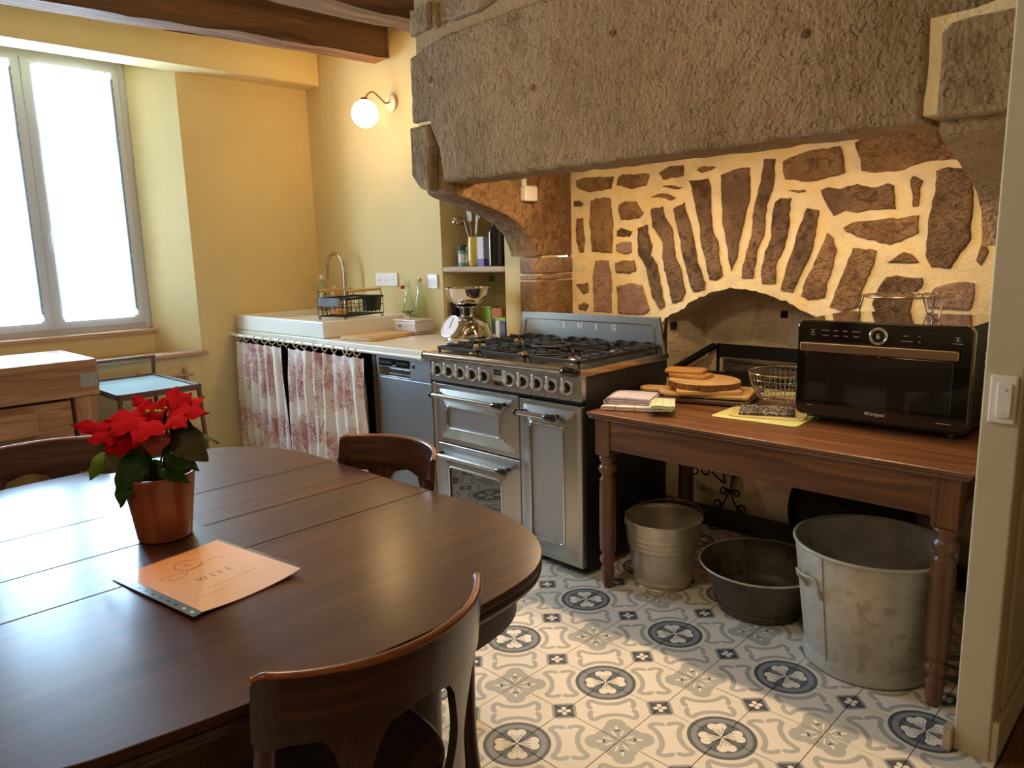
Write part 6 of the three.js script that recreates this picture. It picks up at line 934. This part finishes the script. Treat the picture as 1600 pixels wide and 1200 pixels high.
  const B = [
    [mt.bract, [-0.075, 0.262, 0.02], [-0.205, 0.295, 0.025], 0.055, 0.05, [0, 0.55, 0.9], 1],
    [mt.bract, [-0.07, 0.262, 0.03], [-0.115, 0.215, 0.05], 0.065, 0.12, [0, 0.5, 0.9], 1],
    [mt.bract, [-0.06, 0.27, 0.03], [-0.16, 0.252, 0.05], 0.055, 0.1, [0, 0.7, 0.8], 1],
    [mt.bract, [-0.05, 0.265, 0.04], [-0.07, 0.215, 0.075], 0.06, 0.12, [0, 0.6, 0.9], 1],
    [mt.bract, [-0.055, 0.275, 0.02], [-0.02, 0.24, 0.065], 0.055, 0.12, [0, 0.8, 0.7], 1],
    [mt.bract, [0.01, 0.305, 0.01], [-0.115, 0.305, 0.035], 0.085, 0.08, [0, 0.8, 0.6], 1],
    [mt.bract, [0.02, 0.31, 0.01], [-0.03, 0.335, -0.07], 0.075, 0.1, [0, 1, 0.5], 1],
    [mt.bract, [0.03, 0.31, 0.0], [0.075, 0.36, -0.03], 0.08, 0.08, [0, 0.6, 0.9], 1],
    [mt.bract, [0.02, 0.305, 0.02], [-0.04, 0.335, 0.01], 0.08, 0.1, [0, 0.5, 0.9], 1],
    [mt.bract, [0.03, 0.305, 0.01], [0.135, 0.315, 0.02], 0.065, 0.10, [0, 0.8, 0.7], 1],
    [mt.bract, [0.035, 0.30, 0.02], [0.10, 0.29, 0.07], 0.065, 0.14, [0, 0.8, 0.7], 1],
    [mt.bract, [0.02, 0.30, 0.03], [-0.02, 0.255, 0.10], 0.075, 0.12, [0, 0.8, 0.7], 1],
    [mt.bract, [-0.01, 0.305, 0.02], [-0.09, 0.275, 0.075], 0.075, 0.12, [0, 0.8, 0.7], 1],
    [mt.bract, [0.02, 0.315, -0.01], [0.03, 0.375, -0.05], 0.06, 0.05, [0, 0.4, 1], 1],
    [mt.bract, [-0.02, 0.31, -0.01], [-0.075, 0.355, -0.03], 0.05, 0.05, [0, 0.5, 1], 1],
    [mt.bractOrange, [0.02, 0.285, 0.045], [0.005, 0.215, 0.065], 0.085, 0.14, [0, 0.3, 1], 0],
    [mt.bract, [0.04, 0.30, 0.0], [0.085, 0.34, -0.08], 0.07, 0.1, [0, 1, 0.4], 1]];
  for (const q of B) leaf('bract', ...q);
  obj('flower_cluster', Array.from({ length: 11 }, () => ball(0.0045, 0.015 + rr(-0.016, 0.016), 0.288 + rr(-0.003, 0.004), 0.01 + rr(-0.014, 0.014), 8)).concat(Array.from({ length: 7 }, () => ball(0.004, -0.06 + rr(-0.012, 0.012), 0.252 + rr(-0.003, 0.004), 0.03 + rr(-0.01, 0.01), 8))), mt.lime, t);
}
// ---------------------------------------------------------------- welcome sheet in a punched plastic sleeve
{ const t = thing('info_sheet', 'peach coloured printed sheet in a punched plastic sleeve on the dining table', 'document', [0.322, YD + 0.0008, 1.152], PI / 2 + 0.13);
  const pr = canvasTex(512, 720, (g, W, H) => {
    const gr = g.createLinearGradient(0, 0, 120, H); gr.addColorStop(0, '#f2a052'); gr.addColorStop(0.2, '#f3ab70'); gr.addColorStop(0.5, '#f3c3a6'); gr.addColorStop(1, '#f3cdbb'); g.fillStyle = gr; g.fillRect(0, 0, W, H);
    g.strokeStyle = '#8a4d33'; g.lineWidth = 5; g.beginPath(); g.arc(250, 165, 62, 0.4, 5.9); g.stroke(); g.lineWidth = 4; g.beginPath(); g.moveTo(60, 235); g.bezierCurveTo(130, 190, 220, 270, 330, 205); g.bezierCurveTo(380, 180, 430, 215, 400, 235); g.stroke(); g.beginPath(); g.moveTo(110, 255); g.bezierCurveTo(60, 300, 190, 300, 200, 245); g.stroke(); g.beginPath(); g.moveTo(240, 145); g.lineTo(256, 185); g.moveTo(228, 168); g.lineTo(268, 160); g.stroke();
    g.fillStyle = '#7c5444'; g.font = '62px sans-serif'; g.textAlign = 'center'; g.fillText('W I F I', 262, 400);
    g.fillStyle = '#bd8468'; g.fillRect(150, 492, 230, 5); g.fillRect(330, 492, 90, 5); g.fillRect(90, 560, 120, 5);
  });
  const w = 0.205, h = 0.29, bend = (x, y) => 0.0016 + 0.026 * Math.pow(clamp((x / w + 0.5) * 0.75 + (y / h + 0.5) * 0.0 + 0.05 * 0, 0, 1), 5) * (0.4 + 1.1 * (0.5 - y / h)) + 0.006 * Math.pow(Math.max(0, -(x / w)) * 2, 2) * (0.5 - y / h);
  const sheet = grid(24, 24, (u, v) => { const x = mix(-w / 2, w / 2, u), y = mix(-h / 2, h / 2, v); return [x, bend(x, y), -y]; });
  obj('paper', sheet, std({ map: pr, roughness: 0.6, side: THREE.DoubleSide }), t, { uv: false });
  obj('plastic_sleeve', grid(24, 24, (u, v) => { const x = mix(-w / 2 - 0.002, w / 2 + 0.006, u), y = mix(-h / 2 - 0.005, h / 2 + 0.003, v); return [x, bend(x, y) + 0.0012, -y]; }), mt.sleeve, t, { uv: false });
  const st = canvasTex(64, 512, (g) => { g.fillStyle = '#6f7f92'; g.fillRect(0, 0, 64, 512); for (let i = 0; i < 11; i++) { g.fillStyle = i > 8 ? '#e8eef2' : '#26303c'; g.beginPath(); g.arc(30, 30 + i * 45, 9, 0, 7); g.fill(); } });
  obj('punched_strip', grid(4, 24, (u, v) => { const x = mix(-w / 2 - 0.019, -w / 2 - 0.001, u), y = mix(-h / 2 - 0.004, h / 2 + 0.002, v); return [x, bend(-w / 2, y) - 0.0004 + 0.001 * u, -y]; }), std({ map: st, roughness: 0.3, side: THREE.DoubleSide }), t, { uv: false });
}
scene.traverse((o) => { if (o.isMesh) { o.castShadow = true; o.receiveShadow = true; } if (o.isPointLight) { o.castShadow = true; } });
renderer.render(scene, camera);
